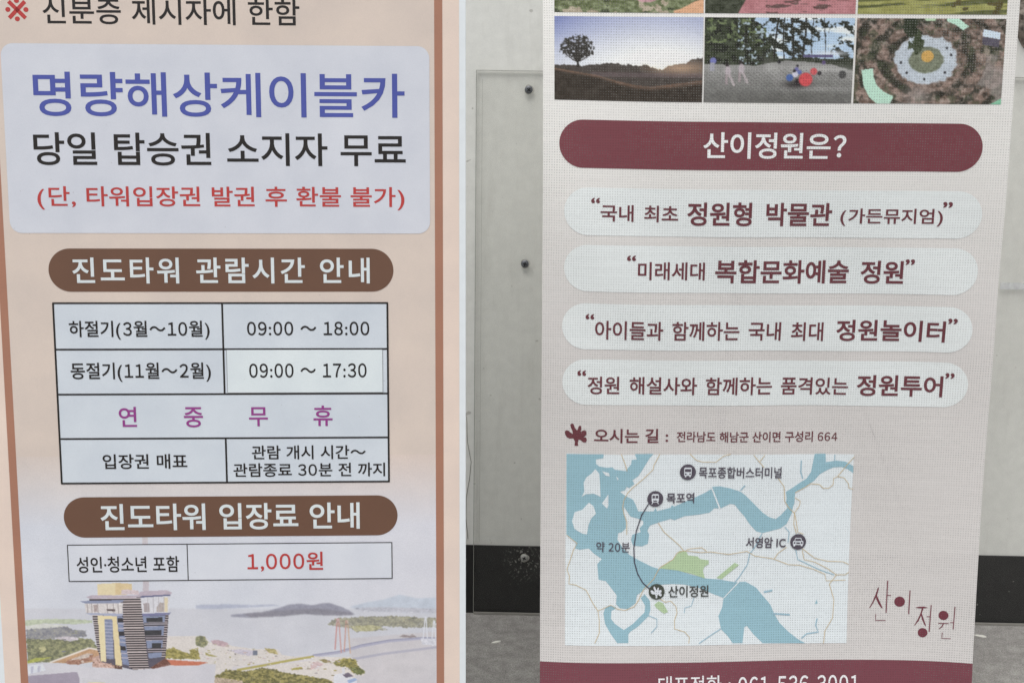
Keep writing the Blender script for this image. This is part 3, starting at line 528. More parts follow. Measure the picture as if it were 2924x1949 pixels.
def plain(name, rgb, rough=0.5, metal=0.0, var=0.06, scale=60.0):
    m, nt, b, oc, out = new_mat(name)
    n = ramp(nt, noise(nt, oc, scale, 4.0), 0.25, 0.75)
    lo = tuple(v * (1 - var) for v in alb(rgb)[:3]) + (1,); hi = tuple(min(1, v * (1 + var)) for v in alb(rgb)[:3]) + (1,)
    nt.links.new(mixc(nt, n, lo, hi), b.inputs['Base Color'])
    b.inputs['Roughness'].default_value = rough; b.inputs['Metallic'].default_value = metal
    return m

def link(name, me, mat, parent=None, smooth=False):
    o = bpy.data.objects.new(name, me); COL.objects.link(o)
    if mat: me.materials.append(mat)
    if parent: o.parent = parent
    if smooth:
        for p in me.polygons: p.use_smooth = True
    return o
def tag(o, label, cat, group=None):
    o['label'] = label; o['category'] = cat
    if group: o['group'] = group
    return o
def bm_obj(name, bm, mat, parent=None, smooth=False):
    me = bpy.data.meshes.new(name); bm.normal_update(); bm.to_mesh(me); bm.free()
    return link(name, me, mat, parent, smooth)
def add_box(bm, x0, y0, z0, x1, y1, z1, bev=0.0):
    m = Matrix.Translation(((x0 + x1) / 2, (y0 + y1) / 2, (z0 + z1) / 2)) @ Matrix.Diagonal((x1 - x0, y1 - y0, z1 - z0, 1))
    r = bmesh.ops.create_cube(bm, size=1.0, matrix=m)
    if bev:
        es = list({e for v in r['verts'] for e in v.link_edges})
        bmesh.ops.bevel(bm, geom=es, offset=bev, segments=2, affect='EDGES', profile=0.6)
def box(name, dims, mat, parent=None, bev=0.0):
    bm = bmesh.new(); add_box(bm, *dims, bev=bev); return bm_obj(name, bm, mat, parent)
def tube(name, pts, r, mat, parent=None, n=8):
    bm = bmesh.new(); rings = []
    pts = [Vector(p) for p in pts]
    for i, p in enumerate(pts):
        d = (pts[min(i + 1, len(pts) - 1)] - pts[max(i - 1, 0)]).normalized()
        s = d.cross(Vector((0, 1, 0.01))).normalized(); t = d.cross(s)
        rings.append([bm.verts.new(p + (s * math.cos(2 * math.pi * k / n) + t * math.sin(2 * math.pi * k / n)) * r) for k in range(n)])
    for q, w in zip(rings, rings[1:]):
        for k in range(n): bm.faces.new((q[k], q[(k + 1) % n], w[(k + 1) % n], w[k]))
    bm.faces.new(rings[0][::-1]); bm.faces.new(rings[-1])
    bmesh.ops.recalc_face_normals(bm, faces=bm.faces)
    return bm_obj(name, bm, mat, parent, True)

# ---- a board or cloth: prints are laid on its surface (u right, v up, both mm from its middle)
class Surface:
    def __init__(self, yaw, lean, rho, loc, vbase, pol, mat, grid):
        self.R = Matrix.Rotation(rad(yaw), 4, 'Z') @ Matrix.Rotation(-rad(lean), 4, 'X') @ Matrix.Rotation(rad(rho), 4, 'Y')
        self.vb = vbase; self.pol = pol; self.mat = mat; self.grid = grid
        self.M = Matrix.Translation(loc) @ self.R @ Matrix.Translation((0, 0, vbase / 1000.0))
    def z(self, u, v):
        if not self.pol: return 0.0 * u
        a = np.clip(u / 300.0, -1.1, 1.1); b = np.clip(v / 400.0, -1.4, 1.25)
        T = (a * b, a * a, b * b, a * a * b, a * b * b, a ** 3, b ** 3, a * a * b * b, a * b ** 3)
        wave = 0.0012 * np.sin((u * 0.85 + v * 0.55) / 27.0 + 0.9 * np.sin(v / 95.0)) * np.clip((v + 560.0) / 300.0, 0.25, 1.0)   # slack in the cloth
        return sum(c * t for c, t in zip(self.pol, T)) + wave
    def at(self, u, v, lift=0.0):
        """mm on the sheet -> object-space metres; lift (mm) stands proud of the face"""
        return (u / 1000.0, -float(self.z(u, v)) - lift / 1000.0, (v - self.vb) / 1000.0)
    def sheet(self, name, polys, rgb, lift, parent, mat=None):
        """flat printed shapes; polys = list of outlines in mm"""
        bm = bmesh.new()
        for pts in polys:
            area = sum(p[0] * q[1] - q[0] * p[1] for p, q in zip(pts, pts[1:] + pts[:1]))
            if area < 0: pts = pts[::-1]
            vs = [bm.verts.new((p[0], 0, p[1])) for p in pts]
            for t in tessellate_polygon([[Vector((p[0], p[1], 0)) for p in pts]]):
                a, b, c = (pts[i] for i in t)
                cr = (b[0] - a[0]) * (c[1] - a[1]) - (b[1] - a[1]) * (c[0] - a[0])
                if abs(cr) < 1e-6: continue
                if cr < 0: t = t[::-1]
                try: bm.faces.new([vs[i] for i in t])
                except ValueError: pass
        if self.grid:
            for ax in (0, 2):
                cs = [v.co[ax] for v in bm.verts]; k = math.ceil(min(cs) / self.grid + .001)
                while k * self.grid < max(cs) - .01:
                    co = Vector((0, 0, 0)); co[ax] = k * self.grid; no = Vector((0, 0, 0)); no[ax] = 1
                    bmesh.ops.bisect_plane(bm, geom=bm.verts[:] + bm.edges[:] + bm.faces[:], plane_co=co, plane_no=no); k += 1
        for v in bm.verts: v.co = self.at(v.co.x, v.co.z, lift)
        return bm_obj(name, bm, mat or self.mat(rgb), parent, bool(self.grid) and name == 'fabric')
    def line(self, name, lines, w, rgb, lift, parent):
        polys = []
        for ln in lines:
            pts, ww = ln if isinstance(ln, tuple) else (ln, w)
            l, r = [], []
            for i, p in enumerate(pts):
                a = pts[max(i - 1, 0)]; b = pts[min(i + 1, len(pts) - 1)]
                dx, dy = b[0] - a[0], b[1] - a[1]; n = math.hypot(dx, dy) or 1
                l.append((p[0] - dy / n * ww / 2, p[1] + dx / n * ww / 2)); r.append((p[0] + dy / n * ww / 2, p[1] - dx / n * ww / 2))
            for i in range(len(pts) - 1): polys.append([l[i], r[i], r[i + 1], l[i + 1]])
        return self.sheet(name, polys, rgb, lift, parent)
    def text(self, item, rgb, lift, parent, bold=0.0, gap=None, space=0.30):
        """one line of print fitted to its box; each word is a mesh of its own"""
        s, u0, v0, u1, v1 = item
        words, x, lo, hi = [], 0.0, 9.0, -9.0
        def run(track):
            words, x = [], 0.0
            for wd in s.split(' '):
                cur = []
                for ch in wd:
                    co, tri = GLYPHS[(ch, bold)]
                    hang = '\uac00' <= ch <= '\ud7a3'
                    if hang: cur.append((ch, x)); x += 0.92 + track
                    else:
                        w = np.ptp(co[:, 0]); cur.append((ch, x - co[:, 0].min() + 0.05)); x += w + (0.13 if ch not in ',·' else 0.10) + track * 0.6
                words.append(cur); x += space + track
            allx = [(o + GLYPHS[(c, bold)][0][:, 0].min(), o + GLYPHS[(c, bold)][0][:, 0].max()) for w in words for c, o in w]
            return words, min(p[0] for p in allx), max(p[1] for p in allx)
        ys = [GLYPHS[(c, bold)][0][:, 1] for c in s if c != ' ']
        lo, hi = min(y.min() for y in ys), max(y.max() for y in ys)
        track = 0.0
        if gap is not None:                       # letter-spaced line: keep letter shapes at the given aspect
            w0 = run(0.0); w1 = run(0.2)
            want = (u1 - u0) / ((v1 - v0) / (hi - lo) * gap)
            track = 0.2 * (want - (w0[2] - w0[1])) / ((w1[2] - w1[1]) - (w0[2] - w0[1]) + 1e-9)
        words, xa, xb = run(track)
        out = []
        for wd in words:
            V, T, n = [], [], 0
            for ch, o in wd:
                co, tri = GLYPHS[(ch, bold)]
                V.append(co + np.array((o, 0.0))); T.append(tri + n); n += len(co)
            V = np.concatenate(V); T = np.concatenate(T)
            x = u0 + (V[:, 0] - xa) / (xb - xa) * (u1 - u0); y = v0 + (V[:, 1] - lo) / (hi - lo) * (v1 - v0)
            me = bpy.data.meshes.new('lettering')
            me.from_pydata(np.stack([x / 1000.0, -self.z(x, y) - lift / 1000.0 + 0 * x, (y - self.vb) / 1000.0], 1).tolist(), [], T.tolist())
            out.append(link('lettering', me, self.mat(rgb), parent))
        return out
    def picture(self, name, r, lift, parent):
        """a printed photograph: a fine grid carrying its ink colours"""
        ny, nx = r.C.shape[:2]
        u = r.X.ravel(); v = r.Y.ravel()
        co = np.stack([u / 1000.0, -self.z(u, v) - lift / 1000.0 + 0 * u, (v - self.vb) / 1000.0], 1)
        idx = np.arange(nx * ny).reshape(ny, nx)
        f = np.stack([idx[:-1, :-1], idx[1:, :-1], idx[1:, 1:], idx[:-1, 1:]], -1).reshape(-1, 4)   # rows run downward
        me = bpy.data.meshes.new(name)
        me.vertices.add(len(co)); me.vertices.foreach_set('co', co.ravel())
        me.loops.add(f.size); me.loops.foreach_set('vertex_index', f.ravel())
        me.polygons.add(len(f)); me.polygons.foreach_set('loop_start', np.arange(len(f)) * 4); me.polygons.foreach_set('loop_total', np.full(len(f), 4))
        me.update(calc_edges=True)
        c = np.clip(r.C.reshape(-1, 3) / 255.0, 0, 1)
        c = np.where(c <= 0.04045, c / 12.92, ((c + 0.055) / 1.055) ** 2.4) * WHITE
        at = me.color_attributes.new('print', 'FLOAT_COLOR', 'POINT')
        at.data.foreach_set('color', np.concatenate([np.minimum(c, 0.86), np.ones((len(c), 1))], 1).ravel())
        return link(name, me, self.mat(None), parent)

# ---- letter shapes, taken once from the built-in font
GLYPHS = {}
def load_glyphs(pairs):
    objs = []
    for ch, bold in sorted(pairs):
        src = chr(ord(ch) + 0xFEE0) if ch.isdigit() or ch == '?' else ch      # upright gothic digits
        c = bpy.data.curves.new('glyph', 'FONT'); c.body = src; c.size = 1.0; c.offset = min(bold, 0.010 if ch == '4' else 0.014) if ch.isdigit() else bold; c.resolution_u = 5
        o = bpy.data.objects.new('glyph', c); COL.objects.link(o); objs.append((ch, bold, o, c))
    dg = bpy.context.evaluated_depsgraph_get()
    for ch, bold, o, c in objs:
        me = o.evaluated_get(dg).to_mesh(); me.calc_loop_triangles()
        co = np.array([v.co[:2] for v in me.vertices]); tri = np.array([t.vertices[:] for t in me.loop_triangles])
        a, b, d = co[tri[:, 0]], co[tri[:, 1]], co[tri[:, 2]]
        cr = (b[:, 0] - a[:, 0]) * (d[:, 1] - a[:, 1]) - (b[:, 1] - a[:, 1]) * (d[:, 0] - a[:, 0])
        tri[cr < 0] = tri[cr < 0][:, ::-1]
        if ch.isdigit(): co = co * np.array((0.92, 1.0))
        GLYPHS[(ch, bold)] = (co, tri)
    for ch, bold, o, c in objs: bpy.data.objects.remove(o); bpy.data.curves.remove(c)
WEIGHT = {'mark': 0.0, 'idline': 0.010, 'title': 0.010, 'free': 0.012, 'refund': 0.012, 'hours': 0.016, 'fee': 0.016, 'price': 0.014, 'adult': 0.012, 'summert': 0.013, 'wintert': 0.013,
          'y1': 0.012, 'y2': 0.012, 'y3': 0.012, 'y4': 0.012, 'head': 0.016, 'way': 0.020, 'addr': 0.018, 'tel1': 0.008, 'tel2': 0.012, 'm4': 0.012}
def weight(k):
    if k in WEIGHT: return WEIGHT[k]
    if k in LT: return 0.013
    return 0.016 if k[1] == '1' or k == 'a3' else 0.022
load_glyphs({(ch, weight(k)) for D_ in (LT, RT) for k, v in D_.items() for ch in v[0] if ch != ' '})

def rounded(u0, v0, u1, v1, r, n=10):
    r = min(r, (u1 - u0) / 2, (v1 - v0) / 2); pts = []
    for cx, cy, a0 in ((u1 - r, v0 + r, -90), (u1 - r, v1 - r, 0), (u0 + r, v1 - r, 90), (u0 + r, v0 + r, 180)):
        for k in range(n + 1):
            a = rad(a0 + 90 * k / n); pts.append((cx + r * math.cos(a), cy + r * math.sin(a)))
    return pts
def rect(u0, v0, u1, v1): return [(u0, v0), (u1, v0), (u1, v1), (u0, v1)]
def disc(u, v, r, n=28): return [(u + r * math.cos(2 * math.pi * k / n), v + r * math.sin(2 * math.pi * k / n)) for k in range(n)]

# ---- numpy painter for the printed photographs
def hash2(i, j, s):
    h = np.sin(i * 127.1 + j * 311.7 + s * 74.7) * 43758.5453
    return h - np.floor(h)
def vnoise(x, y, s=0.0):
    i, j = np.floor(x), np.floor(y); f, g = x - i, y - j
    f = f * f * (3 - 2 * f); g = g * g * (3 - 2 * g)
    return (hash2(i, j, s) * (1 - f) + hash2(i + 1, j, s) * f) * (1 - g) + (hash2(i, j + 1, s) * (1 - f) + hash2(i + 1, j + 1, s) * f) * g
def fbm(x, y, s=0.0, o=4):
    t = 0; a = 0.5; n = 0
    for k in range(o): t = t + a * vnoise(x * 2 ** k, y * 2 ** k, s + k); n += a; a *= 0.55
    return t / n
class Raster:
    def __init__(self, u0, v0, u1, v1, nx, ny, rgb):
        self.X, self.Y = np.meshgrid(np.linspace(u0, u1, nx), np.linspace(v1, v0, ny))
        self.C = np.zeros((ny, nx, 3)) + np.array(rgb, float)
        self.nx = (self.X - u0) / (u1 - u0); self.ny = (v1 - self.Y) / (v1 - v0); self.k = 0
    def inside(self, pts, X=None, Y=None):
        X = self.X if X is None else X; Y = self.Y if Y is None else Y
        r = np.zeros(X.shape, bool)
        for (x0, y0), (x1, y1) in zip(pts, pts[1:] + pts[:1]):
            if y0 == y1: continue
            r ^= ((y0 > Y) != (y1 > Y)) & (X < (x1 - x0) * (Y - y0) / (y1 - y0) + x0)
        return r
    def put(self, mask, rgb, n=0.0, sc=5.0):
        self.k += 1
        ys, xs = np.nonzero(mask)
        if not len(ys): return
        w = (slice(ys.min(), ys.max() + 1), slice(xs.min(), xs.max() + 1))
        X, Y = self.X[w], self.Y[w]; c = np.array(rgb, float) + 0 * self.C[w]
        if n:
            f = (fbm(X / sc, Y / sc * 1.3, self.k) - 0.5) * 2 + (fbm(X / sc * 3, Y / sc * 3, self.k + 9, 2) - 0.5) * 0.8
            c = c + (f * n * 1.5)[..., None]
        m = np.asarray(mask, float)[w][..., None]
        self.C[w] = self.C[w] * (1 - m) + c * m
    def poly(self, pts, rgb, n=0.0, sc=5.0):
        self.k += 1; w = 0.25 * sc if n > 12 else 0.0     # ragged outlines for foliage and rock
        px = [p[0] for p in pts]; py = [p[1] for p in pts]
        jj, ii = np.nonzero((self.X > min(px) - 3) & (self.X < max(px) + 3) & (self.Y > min(py) - 3) & (self.Y < max(py) + 3))
        if not len(jj): return
        b = (slice(jj.min(), jj.max() + 1), slice(ii.min(), ii.max() + 1)); X, Y = self.X[b], self.Y[b]
        if w: X, Y = X + (fbm(X / 3, Y / 3, self.k, 3) - .5) * w * 2, Y + (fbm(X / 3, Y / 3, self.k + 5, 3) - .5) * w * 2
        m = np.zeros(self.X.shape, bool); m[b] = self.inside(pts, X, Y)
        self.put(m, rgb, n, sc)
    def stroke(self, pts, w, rgb):
        d = np.full(self.X.shape, 1e9)
        for (x0, y0), (x1, y1) in zip(pts, pts[1:]):
            L2 = (x1 - x0) ** 2 + (y1 - y0) ** 2 + 1e-9
            t = np.clip(((self.X - x0) * (x1 - x0) + (self.Y - y0) * (y1 - y0)) / L2, 0, 1)
            d = np.minimum(d, np.hypot(self.X - x0 - t * (x1 - x0), self.Y - y0 - t * (y1 - y0)))
        self.put(np.clip((w / 2 + 0.35 - d) / 0.7, 0, 1), rgb)
    def foliage(self, pts, dark, light, sc):
        self.k += 1; px = [p[0] for p in pts]; py = [p[1] for p in pts]
        jj, ii = np.nonzero((self.X > min(px) - 4) & (self.X < max(px) + 4) & (self.Y > min(py) - 4) & (self.Y < max(py) + 4))
        if not len(jj): return
        b = (slice(jj.min(), jj.max() + 1), slice(ii.min(), ii.max() + 1)); X, Y = self.X[b], self.Y[b]
        m = self.inside(pts, X + (fbm(X / 2.4, Y / 2.4, self.k, 3) - .5) * 4, Y + (fbm(X / 2.4, Y / 2.4, self.k + 5, 3) - .5) * 4).astype(float)[..., None]
        cl = fbm(X / sc, Y / sc * 1.5, self.k + 2, 3) * .7 + fbm(X / sc * 2.6, (Y - .8) / sc * 3.2, self.k + 7, 2) * .3
        t = np.clip((cl - .36) / .28, 0, 1)[..., None]
        c = np.array(dark, float) * (1 - t) + np.array(light, float) * t
        hi = np.clip((fbm(X / 1.1, Y / 1.1, self.k + 13, 2) - .66) * 5, 0, .6)[..., None]; c = c * (1 - hi) + np.array((196, 188, 150.)) * hi
        self.C[b] = self.C[b] * (1 - m) + c * m
    def louvre(self, pts, per, a, b):
        m = self.inside(pts); s = np.mod(self.Y / per, 1.0) < 0.42
        self.put(m & s, a, 6, 3); self.put(m & ~s, b, 6, 3)
    def blur(self, n=1):
        for _ in range(n):
            P = np.pad(self.C, ((1, 1), (1, 1), (0, 0)), mode='edge')
            self.C = (P[:-2, 1:-1] + P[2:, 1:-1] + P[1:-1, :-2] + P[1:-1, 2:] + 4 * self.C) / 8
    def grain(self, n, seed):
        rs = np.random.RandomState(seed); self.C = self.C + rs.normal(0, n, self.C.shape[:2])[..., None]

# ------------------------------------------------------------ ground
def ground_mat():
    m, nt, b, oc, out = new_mat('grey_concrete')
    big = ramp(nt, noise(nt, oc, 3.0, 5.0), 0.3, 0.7); mid = ramp(nt, noise(nt, oc, 45.0, 5.0, 0.65), 0.3, 0.7)
    fine = ramp(nt, noise(nt, oc, 420.0, 3.0, 0.6), 0.28, 0.72)
    c = mixc(nt, big, (0.30, 0.293, 0.285, 1), (0.37, 0.363, 0.355, 1))
    c = mixc(nt, 1.0, c, mixc(nt, mid, (0.74, 0.73, 0.71, 1), (1.18, 1.17, 1.16, 1)), 'MULTIPLY')
    c = mixc(nt, 1.0, c, mixc(nt, fine, (0.58, 0.58, 0.57, 1), (1.34, 1.33, 1.31, 1)), 'MULTIPLY')
    dk = ramp(nt, noise(nt, oc, 120.0, 2.0), 0.70, 0.76); c = mixc(nt, math_node(nt, 'MULTIPLY', dk, 0.6), c, (0.05, 0.045, 0.04, 1))
    lt = ramp(nt, noise(nt, oc, 170.0, 2.0, 0.5, (1.0, 2.4, 1.0)), 0.715, 0.75); c = mixc(nt, math_node(nt, 'MULTIPLY', lt, 0.55), c, (0.42, 0.39, 0.33, 1))
    nt.links.new(c, b.inputs['Base Color']); b.inputs['Roughness'].default_value = 0.85; b.inputs['Specular IOR Level'].default_value = 0.25
    bp = node(nt, 'ShaderNodeBump'); bp.inputs['Strength'].default_value = 0.5; bp.inputs['Distance'].default_value = 0.002
    nt.links.new(fine, bp.inputs['Height']); nt.links.new(bp.outputs[0], b.inputs['Normal'])
    return m
bm = bmesh.new(); bmesh.ops.create_grid(bm, x_segments=8, y_segments=8, size=150.0)
g = bm_obj('pavement', bm, ground_mat()); g['kind'] = 'structure'

# ------------------------------------------------------------ wall with its black skirting
def wall_mat():
    m, nt, b, oc, out = new_mat('off_white_wall_paint')
    n1 = ramp(nt, noise(nt, oc, 2.2, 5.0), 0.3, 0.7); n2 = ramp(nt, noise(nt, oc, 60.0, 4.0), 0.3, 0.7); n3 = ramp(nt, noise(nt, oc, 600.0, 2.0), 0.3, 0.7)
    c = mixc(nt, n1, (0.74, 0.745, 0.71, 1), (0.81, 0.815, 0.78, 1))
    c = mixc(nt, 1.0, c, mixc(nt, n2, (0.95, 0.95, 0.95, 1), (1.03, 1.03, 1.03, 1)), 'MULTIPLY')
    c = mixc(nt, 1.0, c, mixc(nt, n3, (0.97, 0.97, 0.97, 1), (1.02, 1.02, 1.02, 1)), 'MULTIPLY')
    dr = ramp(nt, noise(nt, oc, 7.0, 4.0, 0.6, (5.0, 1.0, 0.8)), 0.52, 0.75); c = mixc(nt, math_node(nt, 'MULTIPLY', dr, 0.22), c, (0.42, 0.41, 0.37, 1))
    sp = ramp(nt, noise(nt, oc, 70.0, 1.0), 0.76, 0.79); c = mixc(nt, math_node(nt, 'MULTIPLY', sp, 0.4), c, (0.2, 0.18, 0.15, 1))
    nt.links.new(c, b.inputs['Base Color']); b.inputs['Roughness'].default_value = 0.55
    bp = node(nt, 'ShaderNodeBump'); bp.inputs['Strength'].default_value = 0.15; bp.inputs['Distance'].default_value = 0.001
    nt.links.new(n2, bp.inputs['Height']); nt.links.new(bp.outputs[0], b.inputs['Normal'])
    return m
wall = bpy.data.objects.new('building_wall', None); COL.objects.link(wall)
wall.location = (0, 2.35, 0); wall.rotation_euler = (0, 0, rad(-1.195))
tag(wall, 'off-white painted wall with a black skirting board behind the two signs', 'wall')
box('painted_face', (-4, 0.004, -0.02, 4.5, 0.25, 3.2), wall_mat(), wall)
def skirt_mat():
    m, nt, b, oc, out = new_mat('black_skirting')
    n = ramp(nt, noise(nt, oc, 30.0, 4.0), 0.3, 0.7)
    c = mixc(nt, n, (0.006, 0.006, 0.006, 1), (0.011, 0.011, 0.011, 1))
    s = ramp(nt, noise(nt, oc, 150.0, 3.0), 0.69, 0.73); s = math_node(nt, 'MULTIPLY', s, ramp(nt, noise(nt, oc, 11.0, 2.0), 0.45, 0.6))
    c = mixc(nt, math_node(nt, 'MULTIPLY', s, 0.7), c, (0.35, 0.33, 0.29, 1))
    vm = node(nt, 'ShaderNodeVectorMath', operation='DISTANCE'); nt.links.new(oc, vm.inputs[0]); vm.inputs[1].default_value = (SCREWS[2][0], 0.001, SCREWS[2][1] - 0.008)
    near = math_node(nt, 'SUBTRACT', 1.0, ramp(nt, vm.outputs['Value'], 0.012, 0.045))
    sc = math_node(nt, 'MULTIPLY', ramp(nt, noise(nt, oc, 210.0, 4.0, 0.65), 0.56, 0.62), near)
    c = mixc(nt, math_node(nt, 'MULTIPLY', sc, 0.75), c, (0.40, 0.39, 0.36, 1))
    nt.links.new(c, b.inputs['Base Color']); b.inputs['Roughness'].default_value = 0.5
    return m
box('skirting_board', (-4, 0.001, 0.0, 4.5, 0.0045, 0.1309), skirt_mat(), wall)
tube('crack', [(x, 0.0036, z) for x, z in HAIR], 0.0005, plain('dark_crack', (110, 108, 100)), wall, 5)

# ------------------------------------------------------------ clear plastic sheet screwed over the wall
def clear_mat():
    m, nt, b, oc, out = new_mat('hazy_clear_plastic')
    dust = ramp(nt, noise(nt, oc, 4.0, 5.0, 0.6), 0.3, 0.75)
    b.inputs['Base Color'].default_value = (0.40, 0.40, 0.385, 1); b.inputs['Roughness'].default_value = 0.6
    tr = node(nt, 'ShaderNodeBsdfTransparent'); tr.inputs[0].default_value = (0.99, 0.99, 0.985, 1)
    gl = node(nt, 'ShaderNodeBsdfGlossy'); gl.inputs['Roughness'].default_value = 0.22; gl.inputs[0].default_value = (0.9, 0.9, 0.9, 1)
    bp = node(nt, 'ShaderNodeBump'); bp.inputs['Strength'].default_value = 0.25; bp.inputs['Distance'].default_value = 0.02
    nt.links.new(noise(nt, oc, 2.2, 2.0), bp.inputs['Height']); nt.links.new(bp.outputs[0], gl.inputs['Normal'])
    lw = node(nt, 'ShaderNodeLayerWeight'); lw.inputs[0].default_value = 0.5
    fr = math_node(nt, 'ADD', 0.012, math_node(nt, 'MULTIPLY', math_node(nt, 'POWER', lw.outputs['Facing'], 4.0), 0.4))
    m1 = node(nt, 'ShaderNodeMixShader'); m2 = node(nt, 'ShaderNodeMixShader')
    nt.links.new(math_node(nt, 'ADD', 0.006, math_node(nt, 'MULTIPLY', dust, 0.014)), m1.inputs[0]); nt.links.new(tr.outputs[0], m1.inputs[1]); nt.links.new(b.outputs[0], m1.inputs[2])
    nt.links.new(fr, m2.inputs[0]); nt.links.new(m1.outputs[0], m2.inputs[1]); nt.links.new(gl.outputs[0], m2.inputs[2])
    nt.links.new(m2.outputs[0], out.inputs['Surface'])
    return m
CLEAR = clear_mat()
sheet = bpy.data.objects.new('plastic_sheet', None); COL.objects.link(sheet)
sheet.location = wall.location; sheet.rotation_euler = wall.rotation_euler
tag(sheet, 'clear hazy plastic sheet screwed over the wall and skirting', 'sheet')
box('panel', (-0.0637, -0.0025, 0.003, 1.75, 0.0005, 0.9687), CLEAR, sheet)
EDGE = plain('grimy_sheet_edge', (140, 140, 134), 0.6)
box('edge', (-0.0646, -0.0027, 0.003, -0.0637, 0.0006, 0.9696), EDGE, sheet); box('edge', (-0.0637, -0.0027, 0.9687, 1.75, 0.0006, 0.9696), EDGE, sheet)
box('edge', (EDGE2, -0.0029, 0.14, EDGE2 + 0.0005, -0.0024, 0.955), plain('faint_scratch', (166, 166, 160)), sheet)
LIP = plain('grey_sealant', (128, 126, 120), 0.8)
box('bottom_seal', (-0.0637, -0.0060, 0.0004, 1.75, -0.0027, 0.0042), LIP, sheet)
def reflection_mat():
    m, nt, b, oc, out = new_mat('painted_reflection')
    b.inputs['Base Color'].default_value = (0.7, 0.72, 0.74, 1); b.inputs['Roughness'].default_value = 0.5
    tr = node(nt, 'ShaderNodeBsdfTransparent'); mx = node(nt, 'ShaderNodeMixShader')
    nt.links.new(ramp(nt, noise(nt, oc, 130.0, 3.0), -0.3, 1.6), mx.inputs[0]); nt.links.new(tr.outputs[0], mx.inputs[1]); nt.links.new(b.outputs[0], mx.inputs[2]); nt.links.new(mx.outputs[0], out.inputs['Surface'])
    return m
box('reflection_strip', (REFLECTION[0][0], -0.0032, REFLECTION[1][1], 1.3, -0.0026, REFLECTION[0][1]), reflection_mat(), sheet)  # pale see-through strip standing in for a reflection on the sheet
STEEL = plain('grey_zinc_screw', (104, 106, 110), 0.45, 0.6); PALE = plain('scuffed_zinc_screw', (150, 150, 146), 0.6, 0.2); RECESS = plain('dark_recess', (26, 26, 28), 0.8)
def screw(x, z, turn, mat):
    bm = bmesh.new(); n = 24; rings = []
    for r, d in ((0.0067, 0.0), (0.0067, 0.0009), (0.0060, 0.0019), (0.0042, 0.0027), (0.0016, 0.0030)):
        rings.append([bm.verts.new((r * math.cos(2 * math.pi * k / n), -d, r * math.sin(2 * math.pi * k / n))) for k in range(n)])
    for a_, b_ in zip(rings, rings[1:]):
        for k in range(n): bm.faces.new((a_[k], a_[(k + 1) % n], b_[(k + 1) % n], b_[k]))
    bm.faces.new(rings[-1]); bm.faces.new(rings[0][::-1]); bmesh.ops.recalc_face_normals(bm, faces=bm.faces)
    s = bm_obj('screw', bm, mat, sheet, True); s.location = (x, -0.0025, z); s.rotation_euler = (0, rad(turn), 0)
    bm = bmesh.new(); add_box(bm, -0.0034, -0.0034, -0.0009, 0.0034, -0.0012, 0.0009); add_box(bm, -0.0009, -0.0035, -0.0034, 0.0009, -0.0012, 0.0034)
    bm_obj('recess', bm, RECESS, s)
    bm = bmesh.new()
    for k in range(20):
        a0, a1 = 2 * math.pi * k / 20, 2 * math.pi * (k + 1) / 20; q = []
        for a_, r in ((a0, .0066), (a1, .0066), (a1, .0080 + .0006 * math.sin(3 * a1)), (a0, .0080 + .0006 * math.sin(3 * a0))): q.append(bm.verts.new((r * math.cos(a_) + .0006, -0.0006, r * math.sin(a_) + .0004)))
        bm.faces.new(q[::-1])
    bm_obj('washer', bm, plain('pale_washer', (168, 166, 158)), s)
for (x, z), t, mt in zip(SCREWS, (40, 12, 25), (STEEL, STEEL, PALE)): screw(x, z, t, mt)

# ------------------------------------------------------------ rough stone piece on the wall, upper right
def stone_mat():
    m, nt, b, oc, out = new_mat('mottled_stone')
    n = ramp(nt, noise(nt, oc, 90.0, 6.0, 0.7), 0.36, 0.64); n2 = ramp(nt, noise(nt, oc, 30.0, 4.0), 0.4, 0.6)
    c = mixc(nt, n, (0.05, 0.042, 0.036, 1), (0.36, 0.32, 0.28, 1)); c = mixc(nt, math_node(nt, 'MULTIPLY', n2, 0.5), c, (0.20, 0.15, 0.12, 1))
    nt.links.new(c, b.inputs['Base Color']); b.inputs['Roughness'].default_value = 0.9
    return m
bm = bmesh.new(); nx, nz = 60, 44; rs = random.Random(4); vs = []
for j in range(nz + 1):
    row = []
    for i in range(nx + 1):
        u = i / nx; w = j / nz; x = 0.79 + 0.55 * u; zb = 1.021 + 0.012 * math.sin(9 * u * 5.3) + 0.009 * math.sin(31 * u + 1); z = zb + (1.42 - zb) * w
        edge = min(1, 8 * min(u, 1 - u, w, 1 - w)); d = edge ** 0.5 * (0.018 + 0.012 * rs.random() + 0.008 * math.sin(x * 70) * math.sin(z * 55))
        row.append(bm.verts.new((x + 0.004 * (rs.random() - .5), 0.0035 - d, z + 0.004 * (rs.random() - .5))))
    vs.append(row)
for j in range(nz):
    for i in range(nx): bm.faces.new((vs[j][i], vs[j][i + 1], vs[j + 1][i + 1], vs[j + 1][i]))
st = bm_obj('wall_stone', bm, stone_mat()); st.location = wall.location; st.rotation_euler = wall.rotation_euler
tag(st, 'rough mottled brown and grey stone facing with a ragged lower edge on the wall', 'stone')

